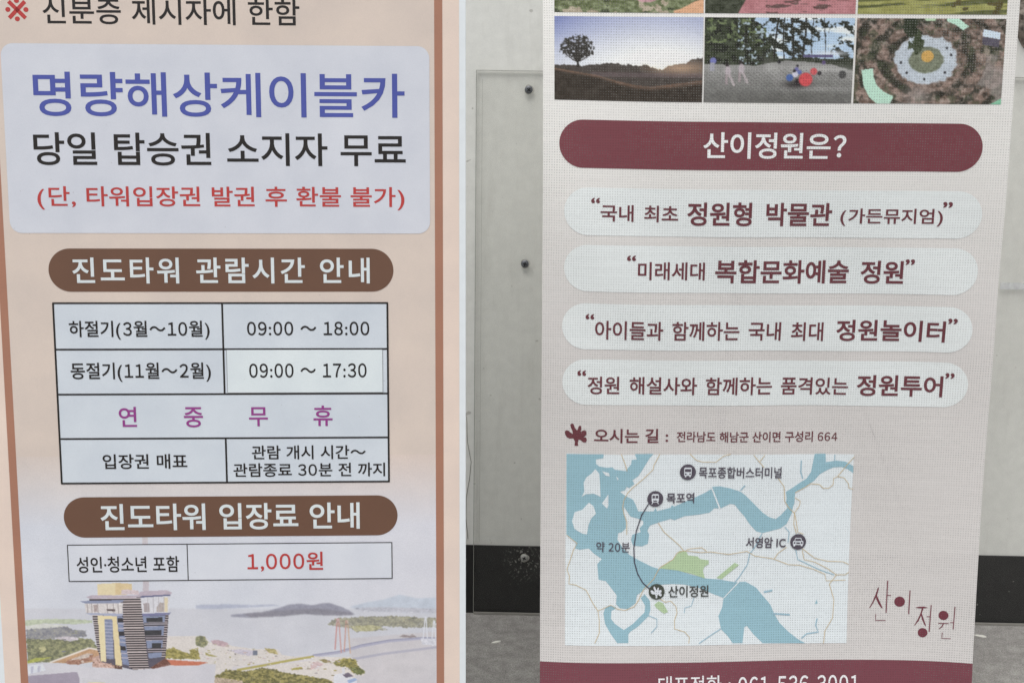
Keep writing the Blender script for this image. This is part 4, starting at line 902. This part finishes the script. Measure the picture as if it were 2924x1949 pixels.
# ------------------------------------------------------------ flakes on the pavement
FL = plain('white_flake', (222, 220, 212), 0.7)
for (x, y), sx, rz, lab in ((FLAKES[0], 0.009, 10, 'thin white paint flake on the concrete between the two signs'), (FLAKES[1], 0.011, -35, 'larger white paint flake on the concrete beyond the right edge of the mesh banner')):
    bm = bmesh.new(); o_ = [(-1, -.15), (-.3, -.34), (.6, -.2), (1, .1), (.3, .32), (-.5, .2)]
    lo = [bm.verts.new((px * sx, py * sx, 0)) for px, py in o_]; hi = [bm.verts.new((px * sx * .95, py * sx * .95, .0014 + .0012 * px)) for px, py in o_]
    bm.faces.new(hi); bm.faces.new(lo[::-1])
    for k in range(6): bm.faces.new((lo[k], lo[(k + 1) % 6], hi[(k + 1) % 6], hi[k]))
    f = bm_obj('paint_flake', bm, FL); f.location = (x, y, 0.0003); f.rotation_euler = (0, 0, rad(rz)); tag(f, lab, 'flake')

# ============================================================ LEFT: printed standing board
S = Surface(2.64, 4.53, -0.19, (-0.3182, 1.75, 0.6224), -600.0, [], vinyl, 0)
board = bpy.data.objects.new('notice_board', None); COL.objects.link(board); board.matrix_world = S.M
tag(board, 'cream and peach standing notice board with blue Korean headline, timetable and tower photograph', 'sign')
EL = LG['stripe_l'][0] - (LG['edge'] - LG['stripe_r'][1]); ER = LG['edge']; TOP, BOT = 640.0, -560.0
WE = LG['white']; WL = LG['stripe_l'][0] - (WE - LG['stripe_r'][1])
bm = bmesh.new(); add_box(bm, EL / 1000, 0.0, (BOT + 600) / 1000, ER / 1000, 0.005, (TOP + 600) / 1000, bev=0.0006)
core = bm_obj('backing_board', bm, plain('white_foam_board', (214, 220, 228), 0.5, 0.0, 0.03), board)
S.sheet('printed_margin', [rect(WL, BOT + 8, WE, TOP - 8)], (220, 203, 191), 0.25, board)
pan = S.sheet('printed_sheet', [rect(LG['stripe_l'][1], FADE[0], LG['stripe_r'][0], TOP - 8), rect(LG['stripe_l'][1], BOT + 8, LG['stripe_r'][0], INNER_BOTTOM)], (206, 193, 183), 0.45, board)
for k in ('stripe_l', 'stripe_r'): S.sheet('border_stripe', [rect(LG[k][0], BOT + 8, LG[k][1], TOP - 8)], (162, 117, 97), 0.5, board)

# the printed photograph of the tower above the strait
u0, u1 = LG['stripe_l'][1] , LG['stripe_r'][0]
r = Raster(u0, INNER_BOTTOM, u1, FADE[0], 820, 502, (205, 209, 218))
t = np.clip((r.Y - FADE[1]) / (FADE[0] - FADE[1]), 0, 1)[..., None]
r.C = r.C * (1 - t) + np.array((206, 193, 184.)) * t
side = np.clip((r.nx - .55) / .45, 0, 1)[..., None] * 5; r.C = r.C + side * np.array((.6, 0, -.2))
for op in TOWER:
    if op[0] == 'p': r.poly(op[1], op[2], op[3], op[4] * 0.55)
    elif op[0] == 'l': r.stroke(op[1], op[2], op[3])
    elif op[0] == 'b': r.blur(op[1])
    elif op[0] == 'f': r.foliage(op[1], op[2], op[3], op[4])
    else: r.louvre(op[1], op[2], op[3], op[4])
# small clutter of the far shore: houses, trees, cars, rocks
rs = np.random.RandomState(11)
def scatter(area, n, cols, s0, s1, asp=1.0):
    xs = [p[0] for p in area]; ys = [p[1] for p in area]; k = 0
    for _ in range(n * 6):
        px, py = rs.uniform(min(xs), max(xs)), rs.uniform(min(ys), max(ys))
        if not bool(r.inside(area, np.array([[px]]), np.array([[py]]))[0, 0]): continue
        w_ = rs.uniform(s0, s1); h_ = w_ * asp * rs.uniform(.5, 1.0); c_ = np.array(cols[rs.randint(len(cols))], float) + rs.uniform(-14, 14)
        r.put(((np.abs(r.X - px) / w_) ** 2 + (np.abs(r.Y - py) / h_) ** 2) < 1, tuple(c_)); k += 1
        if k >= n: break
for area, n, cols, s0, s1, asp in CLUTTER: scatter(area, n, cols, s0, s1, asp)
r.C = r.C * 0.90 + 0.10 * np.array((206, 206, 210.)); r.blur(1); r.grain(2.5, 3)
S.picture('printed_photograph', r, 0.45, board)

INK, BLUE, RED, BROWN, PURP, PAPER, TINT = (33, 29, 28), (74, 84, 158), (178, 62, 60), (104, 76, 61), (142, 62, 132), (200, 208, 216), (201, 205, 214)
S.text(LT['mark'], RED, 0.7, board, weight('mark'))
S.text(LT['idline'], INK, 0.7, board, weight('idline'))
pb = S.sheet('text_box', [rounded(*LG['box'], 15)], TINT, 0.8, board)
S.text(LT['title'], BLUE, 1.1, pb, weight('title')); S.text(LT['free'], INK, 1.1, pb, weight('free')); S.text(LT['refund'], RED, 1.1, pb, weight('refund'))
for k, tkey in (('pill1', 'hours'), ('pill2', 'fee')):
    p_ = S.sheet('heading_pill', [rounded(*LG[k], 40, 16)], BROWN, 0.8, board); S.text(LT[tkey], (208, 216, 218), 1.1, p_, weight(tkey), 1.0)
tu0, tv0, tu1, tv1 = LG['table']; rows = [tv1] + LG['rows'] + [tv0]
tab = S.sheet('timetable', [rect(tu0, tv0, tu1, tv1)], PAPER, 0.8, board)
c1, c4 = LG['col12'], LG['col4']
for v in rows: S.line('ruled_line', [[(tu0 - .95, v), (tu1 + .95, v)]], 2.3, INK, 1.1, tab)
for ln in [[(u, tv0), (u, tv1)] for u in (tu0, tu1)] + [[(c1, rows[2]), (c1, tv1)], [(c4, tv0), (c4, rows[3])]]: S.line('ruled_line', [ln], 2.3, INK, 1.25, tab)
for k in ('summer', 'winter', 'ticket', 'open1', 'open2'): S.text(LT[k], INK, 1.2, tab, weight(k))
S.text(LT['summert'], INK, 1.2, tab, weight('summert'))
for k in ('y1', 'y2', 'y3', 'y4'): S.text(LT[k], PURP, 1.2, tab, weight(k))
su0, sv0, su1, sv1 = LG['sticker']
stk = S.sheet('paper_sticker', [rect(su0, sv0, su1, sv1)], (211, 220, 224), 1.35, tab)
stk['label'] = 'whiter paper sticker pasted over one time cell'
S.line('sticker_edge', [[(su0 - .3, sv0), (su0 - .3, sv1)], [(su1 + .3, sv0), (su1 + .3, sv1)], [(su0, sv0 - .3), (su1, sv0 - .3)]], 0.6, (120, 122, 126), 1.3, tab)
S.text(LT['wintert'], INK, 1.6, tab, weight('wintert'))
au0, av0, au1, av1 = LG['table2']
t2 = S.sheet('price_table', [rect(au0, av0, au1, av1)], (207, 211, 219), 0.8, board)
for v in (av0, av1): S.line('ruled_line', [[(au0 - .5, v), (au1 + .5, v)]], 1.15, INK, 1.0, t2)
for u in (au0, au1, LG['col2']): S.line('ruled_line', [[(u, av0), (u, av1)]], 1.15, INK, 1.1, t2)
S.text(LT['adult'], INK, 1.2, t2, weight('adult')); S.text(LT['price'], RED, 1.2, t2, weight('price'))
# stand behind and under the board
METAL = plain('dark_stand_metal', (70, 72, 76), 0.4, 0.7)
for x in (-0.26, 0.18):
    bm = bmesh.new(); add_box(bm, x - 0.02, 0.005, 0.03, x + 0.02, 0.025, 0.9, 0.003); bm_obj('upright', bm, METAL, board)
    bm = bmesh.new(); add_box(bm, x - 0.025, -0.10, -0.022, x + 0.025, 0.26, 0.032, 0.004); bm_obj('foot', bm, METAL, board)

# ============================================================ RIGHT: open-weave mesh banner on an X stand
B = Surface(1.22, 0.4, -0.4, (0.3324, 1.85, 0.6854), -685.0, [0.01235, -0.00296, 0.00235, -0.01923, 0.01277, 0.01844, -0.01567, -0.0123, 0.00905], weave, 20.0)
ban = bpy.data.objects.new('mesh_banner', None); COL.objects.link(ban); ban.matrix_world = B.M
tag(ban, 'pale mesh fabric banner with maroon pills, garden photographs and a blue river map', 'banner')
e0, e1 = RG['edge']; bt, bb = 620.0, -615.0
MAR, MTXT = (112, 63, 70), (102, 57, 63)
cloth = B.sheet('fabric', [rect(e0, bb, e1, bt)], 'ground', 0.0, ban)
B.sheet('maroon_band', [rect(e0, bb, e1, RG['band'])], (114, 66, 75), 0.5, ban)
hp = B.sheet('heading_pill', [rounded(*RG['head'], 40, 16)], MAR, 0.5, ban); B.text(RT['head'], (222, 226, 228), 1.0, hp, weight('head'))
for q, keys in zip(RG['pills'], ('a0 a1 a2 a3 a4', 'b0 b1 b2 b4', 'c0 c1 c2 c4', 'd0 d1 d2 d4')):
    p_ = B.sheet('text_pill', [rounded(*q, 40, 16)], (212, 217, 217), 0.5, ban)
    for k in keys.split(): B.text(RT[k], MTXT, 1.0, p_, weight(k), None, 0.42)
B.sheet('leaf_emblem', [LEAF], MTXT, 0.5, ban)
B.text(RT['way'], MTXT, 0.5, ban, weight('way')); B.text(RT['addr'], MTXT, 0.5, ban, weight('addr'))
B.text(RT['tel1'], (218, 216, 218), 1.0, ban, weight('tel1')); B.text(RT['tel2'], (222, 220, 222), 1.0, ban, weight('tel2'))
for q in LOGO_POLY + [disc(*d) for d in LOGO_DOT]: B.sheet('logo_stroke', [q], (108, 56, 66), 0.5, ban)
for q in LOGO_LINE: B.line('logo_stroke', [q], 1.2, (118, 72, 80), 0.7, ban)
# the printed map
mp = B.sheet('map', [rect(*RG['map'])], (212, 219, 222), 0.5, ban)
for q in WATER: B.sheet('water', [q], (143, 178, 190), 0.8, mp)
for q in ISLE: B.sheet('island', [q], (212, 219, 222), 1.1, mp)
for q in GREEN: B.sheet('park', [q], (170, 192, 156), 1.1, mp)
for q in RIVER: B.line('river', [q], 1.2, (150, 180, 194), 1.1, mp)
for q in ROAD: B.line('road', [q], 0.95, (196, 178, 146), 1.4, mp)
DK = (82, 76, 86)
B.line('route_line', [ROUTE], 1.5, (72, 68, 80), 1.7, mp)
for k in ('m1', 'm2', 'm3', 'm4', 'm5'): B.text(RT[k], DK if k != 'm5' else (74, 76, 74), 1.7, mp, weight(k))
for n_, (u, v) in enumerate(ICON):
    ic = B.sheet('map_icon', [disc(u, v, 11.2)], DK if n_ < 3 else (70, 74, 66), 1.9, mp)
    wh = (205, 210, 216)
    if n_ == 0: pl = [rounded(u - 5.2, v - 5.2, u + 5.2, v + 6.6, 1.6, 4), rect(u - 4.2, v - 7, u - 2, v - 5.2), rect(u + 2, v - 7, u + 4.2, v - 5.2)]; dk = [rect(u - 4.2, v + .6, u + 4.2, v + 4.6), disc(u - 3, v - 2.6, 1.2, 10), disc(u + 3, v - 2.6, 1.2, 10)]
    elif n_ == 1: pl = [rounded(u - 5, v - 5, u + 5, v + 7, 2.2, 4), [(u - 5.4, v - 7.4), (u - 4, v - 7.4), (u - 2.6, v - 5), (u - 4, v - 5)], [(u + 5.4, v - 7.4), (u + 4, v - 7.4), (u + 2.6, v - 5), (u + 4, v - 5)]]; dk = [rect(u - 4, v + 1, u - .5, v + 4.8), rect(u + .5, v + 1, u + 4, v + 4.8), rect(u - 2.6, v - 3.8, u + 2.6, v - 2.2)]
    elif n_ == 2: pl = [rounded(u - 7.4, v - 4.4, u + 7.4, v + 1.6, 1.6, 4), [(u - 5.4, v + 1.4), (u + 5.4, v + 1.4), (u + 4.2, v + 5.8), (u - 4.2, v + 5.8)], rect(u - 6.6, v - 6.2, u - 4, v - 4.3), rect(u + 4, v - 6.2, u + 6.6, v - 4.3)]; dk = [[(u - 4.4, v + 1.8), (u + 4.4, v + 1.8), (u + 3.5, v + 4.8), (u - 3.5, v + 4.8)], disc(u - 5, v - 1.2, 1.3, 10), disc(u + 5, v - 1.2, 1.3, 10), rect(u - 2.6, v - 2.6, u + 2.6, v - .6)]
    else:
        lc = np.mean(np.array(LEAF), 0); pl = [[(u + (x - lc[0]) * .52, v + (y - lc[1]) * .52) for x, y in LEAF]]; dk = []
    for i_, q in enumerate(pl): pl[i_] = q
    B.sheet('pictogram', pl, wh, 2.2, mp)
    if dk: B.sheet('pictogram', dk, DK, 2.5, mp)

# the printed photographs
pc = RG['pcol']; pv0, pv1 = RG['prow']; pw0 = RG['prow1']; pw1 = pw0 + (pv1 - pv0)
def frame(i, row): return (pc[2 * i], pv0 if row else pw0, pc[2 * i + 1], pv1 if row else pw1)
def canvas(i, row, rgb): return Raster(*frame(i, row), 220, 126, rgb)
def curve(r, pts):
    return np.interp(r.nx, [p[0] for p in pts], [p[1] for p in pts])
def smooth(x): x = np.clip(x, 0, 1); return x * x * (3 - 2 * x)
# 1: lone tree at sunset
r = canvas(0, 1, (0, 0, 0)); x, y = r.nx, r.ny
gl = np.clip(1 - np.hypot((x - .72) / .95, (y - .62) / .85), 0, 1) ** .75
lowl = smooth((y - .1) / .5) * .45
m = np.clip(gl * 1.15 + lowl * (1 - gl), 0, 1)[..., None]
r.C = np.array((118, 128, 172.)) * (1 - m) + np.array((226, 228, 226.)) * m
w = (np.clip(1 - np.hypot((x - .71) / .22, (y - .62) / .16), 0, 1))[..., None]; r.C = r.C * (1 - w * .8) + np.array((246, 238, 214.)) * w * .8
hz = curve(r, [(0, .585), (.08, .58), (.2, .585), (.32, .56), (.38, .55), (.45, .56), (.55, .575), (.62, .57), (.67, .6), (.70, .63), (.72, .625), (.78, .57), (.85, .55), (.9, .53), (.93, .49), (1, .48)]) + (fbm(x * 60, y * 0, 2) - .5) * .035
warm = np.clip(1 - np.hypot((x - .85) / .3, (y - .6) / .12), 0, 1)
r.put(y > hz, (72, 66, 62), 8, 6); r.put((y > hz) * warm * .75, (196, 164, 136))
r.put(((y > .66) & (y < .72) & (x > .25)) * .35, (120, 104, 110))
du = curve(r, [(0, .62), (.15, .66), (.3, .7), (.42, .76), (.55, .81), (.65, .825), (.8, .79), (1, .74)])
r.put((y > du) * (.35 + .65 * fbm(x * 9, y * 4, 77)), (124, 98, 82), 14, 3); r.put(smooth((y - du - .005) / (.03 + .045 * x)), (58, 52, 46), 10, 6)
for ex, ey in ((.075, .45), (.105, .38), (.14, .33), (.165, .30), (.19, .34), (.22, .38), (.245, .45)):       # limbs
    t_ = np.clip((.545 - y) / (.545 - ey), 0, 1); r.put((np.abs(x - (.158 + (ex - .158) * t_ ** .8)) < .0035 + .004 * (1 - t_)) & (y > ey) & (y < .55), (50, 47, 44))
dist = np.hypot((x - .16) / .118, np.where(y < .40, (y - .40) / .17, (y - .40) / .11))
cr = (dist + (fbm(x * 55, y * 33, 4) - .5) * .55) < 1
r.put(cr * smooth((fbm(x * 85, y * 50, 7) - .30 - .14 * np.clip(dist - .55, 0, 1)) * 9), (54, 52, 49), 8, 2)
r.put((np.abs(x - .158) < .007) & (y > .53) & (y < .605), (46, 43, 40))
r.blur(); r.grain(3, 1); B.picture('garden_photograph', r, 0.5, ban)
# 2: children on a net playground
r = canvas(1, 1, (128, 128, 126)); x, y = r.nx, r.ny
r.put(y < .60, (172, 194, 216), 10, 22); r.put(smooth((fbm(x * 3, y * 8, 3) - .48) * 7) * (y < .58), (218, 226, 230))
def leaves(mask, th, f1, f2, rgb, n=14): r.put(mask & (fbm(x * f1, y * f2, r.k * 3.1) > th), rgb, n, 3)
edge = curve(r, [(0, .36), (.15, .40), (.3, .47), (.45, .47), (.56, .40)]) + (fbm(x * 14, y * 20, 31) - .5) * .12
mass = x < curve(r, [(0, 0), (1, 0)]) + np.interp(y, [0, .15, .3, .45, .6], [.33, .40, .45, .49, .50]) + (fbm(x * 18, y * 14, 33) - .5) * .10
r.put(mass & (y < .58), (60, 66, 52), 18, 4); leaves(mass & (y < .58), .55, 40, 26, (40, 42, 36)); leaves(mass & (y < .3), .60, 44, 30, (104, 116, 84)); leaves(mass & (y < .55) & (x > .22), .66, 50, 30, (160, 176, 186))
for tx, ln in ((.475, .006), (.53, .004), (.585, .008), (.665, .007), (.72, .003), (.80, .003)): r.put((np.abs(x - tx - .008 * np.sin(y * 7 + tx * 30)) < ln) & (y < .56), (44, 42, 40))
for k_, (bx, by) in enumerate(((.50, .06), (.52, .2), (.57, .12), (.60, .3), (.66, .08), (.66, .24), (.72, .16), (.56, .4), (.64, .42), (.78, .05), (.47, .3), (.96, .1), (.97, .3), (.92, .42))):
    r.put((np.hypot((x - bx) / .085, (y - by - .05 * np.sin((x - bx) * 30)) / .055) + (fbm(x * 46, y * 40, 50 + k_) - .5) * 2.6) < .72, (48, 50, 44), 10, 3)
r.put((y > .45 + .04 * fbm(x * 16, y * 3, 8)) & (y < .60) & (x > .40), (58, 62, 52), 18, 4)
r.put(np.exp(-(((x - .84) / .12) ** 2 + ((y - .41) / .03) ** 2)) * .9, (206, 214, 224)); r.put((np.abs(y - .445) < .018) & (x > .66) & (x < .86), (92, 88, 120), 6, 4)
hill = curve(r, [(0, .55), (.2, .55), (.34, .56), (.46, .52), (.58, .50), (.75, .52), (.88, .55), (1, .62)]) + (fbm(x * 20, y * 0, 4) - .5) * .02
r.put(y > hill, (138, 138, 136), 10, 9); dark = smooth((y - hill - .06) / .4)
r.put((y > hill) * dark * .85, (98, 98, 95), 12, 6)
r.put(np.exp(-(((x - .78 - .3 * (y - .7)) / .30) ** 2 + ((y - .60) / .045) ** 2)) * .65, (178, 178, 176)); r.put(np.exp(-(((x - .46 - .35 * (y - .6)) / .05) ** 2 + ((y - .66) / .16) ** 2)) * .5, (176, 176, 174))
r.put(np.exp(-(((x - .74) / .26) ** 2 + ((y - .83) / .035) ** 2)) * .55, (176, 176, 174)); r.put(np.exp(-(((x - .62) / .09) ** 2 + ((y - .78) / .05) ** 2)) * .85, (48, 44, 44))
net = (np.sin((x * 74 + (y - .5) ** 2 * 60)) > .55) | (np.sin((y - .5) ** .9 * 120 + x * 9) > .6) if False else (np.sin(x * 150 + y * 40) * np.sin(y * 170 - x * 30) > .25)
r.put(net * .28 * (y > hill + .08), (56, 56, 54))
def ball(cx, cy, rx, rgb, n=6): r.put(smooth((1.12 - np.hypot((x - cx) / rx, (y - cy) / (rx * 1.75))) * 4), rgb, n, 4)
ball(.575, .70, .024, (78, 104, 160)); ball(.612, .66, .020, (196, 196, 210)); ball(.63, .75, .022, (50, 46, 48)); ball(.735, .625, .024, (190, 88, 92)); ball(.683, .72, .046, (196, 80, 84)); ball(.62, .60, .014, (110, 110, 160)); ball(.64, .635, .015, (98, 110, 164))
ball(.605, .62, .011, (44, 42, 46)); ball(.625, .56, .009, (52, 48, 54)); ball(.775, .645, .014, (54, 50, 54)); ball(.93, .66, .026, (70, 70, 70)); ball(.50, .515, .012, (46, 46, 48)); ball(.80, .52, .014, (96, 84, 120))
for cx, cy in ((.155, .63), (.245, .60)):
    ball(cx, cy - .075, .013, (50, 46, 46)); r.put(smooth((1.1 - np.hypot((x - cx - .006) / .020, (y - cy) / .060)) * 4) * .9, (176, 166, 172)); r.put((np.abs(x - cx - .018 - (y - cy - .05) * .26) < .009) & (y > cy + .04) & (y < cy + .17), (168, 160, 162)); r.put((np.abs(x - cx + .004) < .009) & (y > cy + .04) & (y < cy + .16), (150, 140, 142))
ball(.06, .51, .022, (112, 116, 170)); r.put((np.abs(x - .055) < .014) & (y > .53) & (y < .63), (150, 150, 160))
r.blur(); r.grain(5, 2); B.picture('garden_photograph', r, 0.5, ban)
# 3: round garden from above
r = canvas(2, 1, (112, 96, 86)); x, y = r.nx, r.ny
cx, cy = .479, .485; rr = np.hypot((x - cx) / .213, (y - cy) / .29); an = np.arctan2(y - cy, x - cx)
r.put(y > -1, (114, 99, 90), 34, 4)
sw = rr * 9.5 + 2.6 * (fbm(x * 4, y * 3, 3) - .5) * 2 + .4 * an
out_ = smooth((rr - .98) * 12)
r.put(smooth((np.sin(sw) + .3) * 1.3) * .9 * out_, (54, 53, 46), 20, 2.2)
for th, f1, s1, rgb in ((.56, 22, 8, (160, 138, 128)), (.58, 18, 18, (64, 74, 54)), (.60, 34, 28, (38, 38, 34)), (.62, 40, 38, (178, 164, 156))):
    r.put(smooth((fbm(x * f1, y * f1 * .6, s1) - th) * 9 + .4) * .5 * out_, rgb, 14, 2)
r.put(smooth((fbm(x * 9, y * 6, 11) - .45) * 6) * (rr > 1.9) * smooth((x - .68) * 8) * smooth((y - .3) * 6) * .7, (150, 142, 138), 16, 3); r.put(np.exp(-(((x - .44) / .08) ** 2 + ((y - .9) / .12) ** 2)) * .7, (168, 158, 154), 16, 3)
r.put(smooth((1.03 - rr + .22 * (fbm(x * 26, y * 18, 5) - .5)) * 14), (182, 191, 200), 14, 3)
r.put(smooth((.57 - rr + .12 * (fbm(x * 30, y * 20, 51) - .5)) * 16), (116, 122, 104), 24, 2.4)
r.put(np.hypot((x - .485) / .042, (y - .44) / .068) < 1, (196, 158, 92), 10, 3)
r.put((np.hypot((x - .415) / .055, (y - .27) / .13) + (fbm(x * 34, y * 22, 6) - .5) * 1.6) < .9, (66, 74, 56), 26, 2)
r.put((np.hypot((x - .36) / .05, (y - .10) / .12) + (fbm(x * 30, y * 20, 16) - .5) * .8) < 1, (52, 58, 46), 16, 3)
def zz(q): # outline given in fractions of the picture
    f = frame(2, 1); return [(f[0] + a_ * (f[2] - f[0]), f[3] - b_ * (f[3] - f[1])) for a_, b_ in q]
MINT = (180, 214, 196)
r.poly(zz([(.045, .605), (.125, .585), (.13, .68), (.155, .78), (.205, .86), (.275, .915), (.252, 1.01), (.168, 1.01), (.11, .93), (.066, .80)]), MINT, 4, 3)
r.poly(zz([(.60, -.01), (.675, -.01), (.752, .09), (.712, .135), (.66, .07), (.60, .03)]), MINT, 4, 3); r.poly(zz([(.45, -.01), (.53, -.01), (.52, .03), (.46, .03)]), (176, 200, 170), 6, 3)
r.poly(zz([(.852, .12), (.968, .158), (.964, .236), (.845, .204)]), (198, 212, 228), 4, 3); r.poly(zz([(.845, .21), (.964, .24), (.96, .33), (.85, .30)]), (84, 80, 92), 10, 3)
r.poly(zz([(.915, 1.01), (1.01, .92), (1.01, 1.01)]), (128, 184, 154), 4, 3)
for a_ in (.7, 1.6, 2.4, 3.0, 5.6, 6.0): r.put(np.hypot((x - cx - .17 * math.cos(a_)) / .008, (y - cy - .225 * math.sin(a_)) / .016) < 1, (52, 52, 56))
r.blur(); r.grain(4, 3); B.picture('garden_photograph', r, 0.5, ban)
# upper row
r = canvas(0, 0, (100, 110, 80)); x, y = r.nx, r.ny
r.put(y > -1, (104, 112, 82), 34, 5); r.put(y < .35, (170, 186, 206), 8, 20); r.put(fbm(x * 14, y * 10, 4) > .56, (62, 68, 50), 16, 4); r.put(fbm(x * 12, y * 9, 14) > .60, (160, 150, 132), 16, 4)
r.put((np.hypot((x - .62) / .08, (y - .80) / .08) < 1) | (np.hypot((x - .3) / .05, (y - .7) / .06) < 1), (178, 140, 146), 16, 3)
r.put((y > .97 - .13 * smooth((x - .80) / .2)) & (x > .80), (204, 160, 128), 8, 4); r.blur(); r.grain(4, 4); B.picture('garden_photograph', r, 0.5, ban)
r = canvas(1, 0, (176, 124, 128)); x, y = r.nx, r.ny
r.put(y > -1, (172, 120, 124), 12, 8); r.put(y < .3, (180, 196, 214), 8, 20); r.put((x < .34 - .3 * (y - .6)) & (y > .3), (62, 66, 54), 20, 4); r.put((fbm(x * 9, y * 22, 4) > .58) & (x > .4) & (y > .5), (96, 74, 72), 16, 4)
r.blur(); r.grain(4, 5); B.picture('garden_photograph', r, 0.5, ban)
r = canvas(2, 0, (150, 150, 86)); x, y = r.nx, r.ny
r.put(y > -1, (150, 150, 92), 12, 10); r.put(y < .4, (186, 202, 216), 8, 20); r.put(smooth((fbm(x * 2.2, y * 26 + x * 3, 4) - .46) * 9) * (y > .45), (88, 92, 58), 14, 5); r.put((fbm(x * 18, y * 16, 8) > .62) & (y > .8) & (x > .6), (84, 78, 50), 10, 3)
r.blur(); r.grain(4, 6); B.picture('garden_photograph', r, 0.5, ban)

# the X stand that carries the cloth
DARK = plain('black_stand_plastic', (30, 31, 33), 0.5); ARM = plain('grey_stand_pole', (92, 92, 92), 0.5)
bm = bmesh.new(); hub = RG['hub']
fr_ = [bm.verts.new(B.at(u, v, -1.5)) for u, v in hub]; bk_ = [bm.verts.new(Vector(B.at(u, v, -1.5)) + Vector((0, 0.03, 0))) for u, v in hub]
bm.faces.new(fr_[::-1]); bm.faces.new(bk_)
for k in range(len(hub)): bm.faces.new((fr_[k], fr_[(k + 1) % len(hub)], bk_[(k + 1) % len(hub)], bk_[k]))
bmesh.ops.recalc_face_normals(bm, faces=bm.faces); bm_obj('stand_hub', bm, DARK, ban)
GLASS = plain('pale_fibreglass', (188, 188, 182), 0.5)
def arm(pts, r=0.0032, lift=-5.0, mat=None): return tube('stand_arm', [B.at(u, v, lift) for u, v in pts], r, mat or ARM, ban)
arm(RG['arm_l'] + [(-272, -480), (-286, -608)]); arm(RG['arm_r'] + [(288, -490), (312, -608)])
arm([(-2, 165), (100, 300), (210, 470), (312, 614)], 0.003, -22.0, GLASS); arm([(-30, 165), (-120, 300), (-210, 470), (-286, 614)], 0.003, -22.0, GLASS)
for u, v in ((-286, -608), (312, -608)): tube('stand_foot', [B.at(u, v, -5), (u / 1000 * 1.01, float(-B.z(u, v)) + 0.02, 0.001)], 0.006, DARK, ban)
hubp = Vector(B.at(-15, 120, -20)); tube('stand_leg', [hubp, hubp + Vector((0, 0.22, -0.50)), (hubp.x, 0.34, 0.005)], 0.007, DARK, ban)
for u, v in ((-284, 612), (310, 612), (-284, -606), (310, -606)):
    bm = bmesh.new(); bmesh.ops.create_circle(bm, cap_ends=True, segments=16, radius=0.007, matrix=Matrix.Translation(B.at(u, v, 0.8)) @ Matrix.Rotation(rad(90), 4, 'X')); bm_obj('grommet', bm, STEEL, ban)
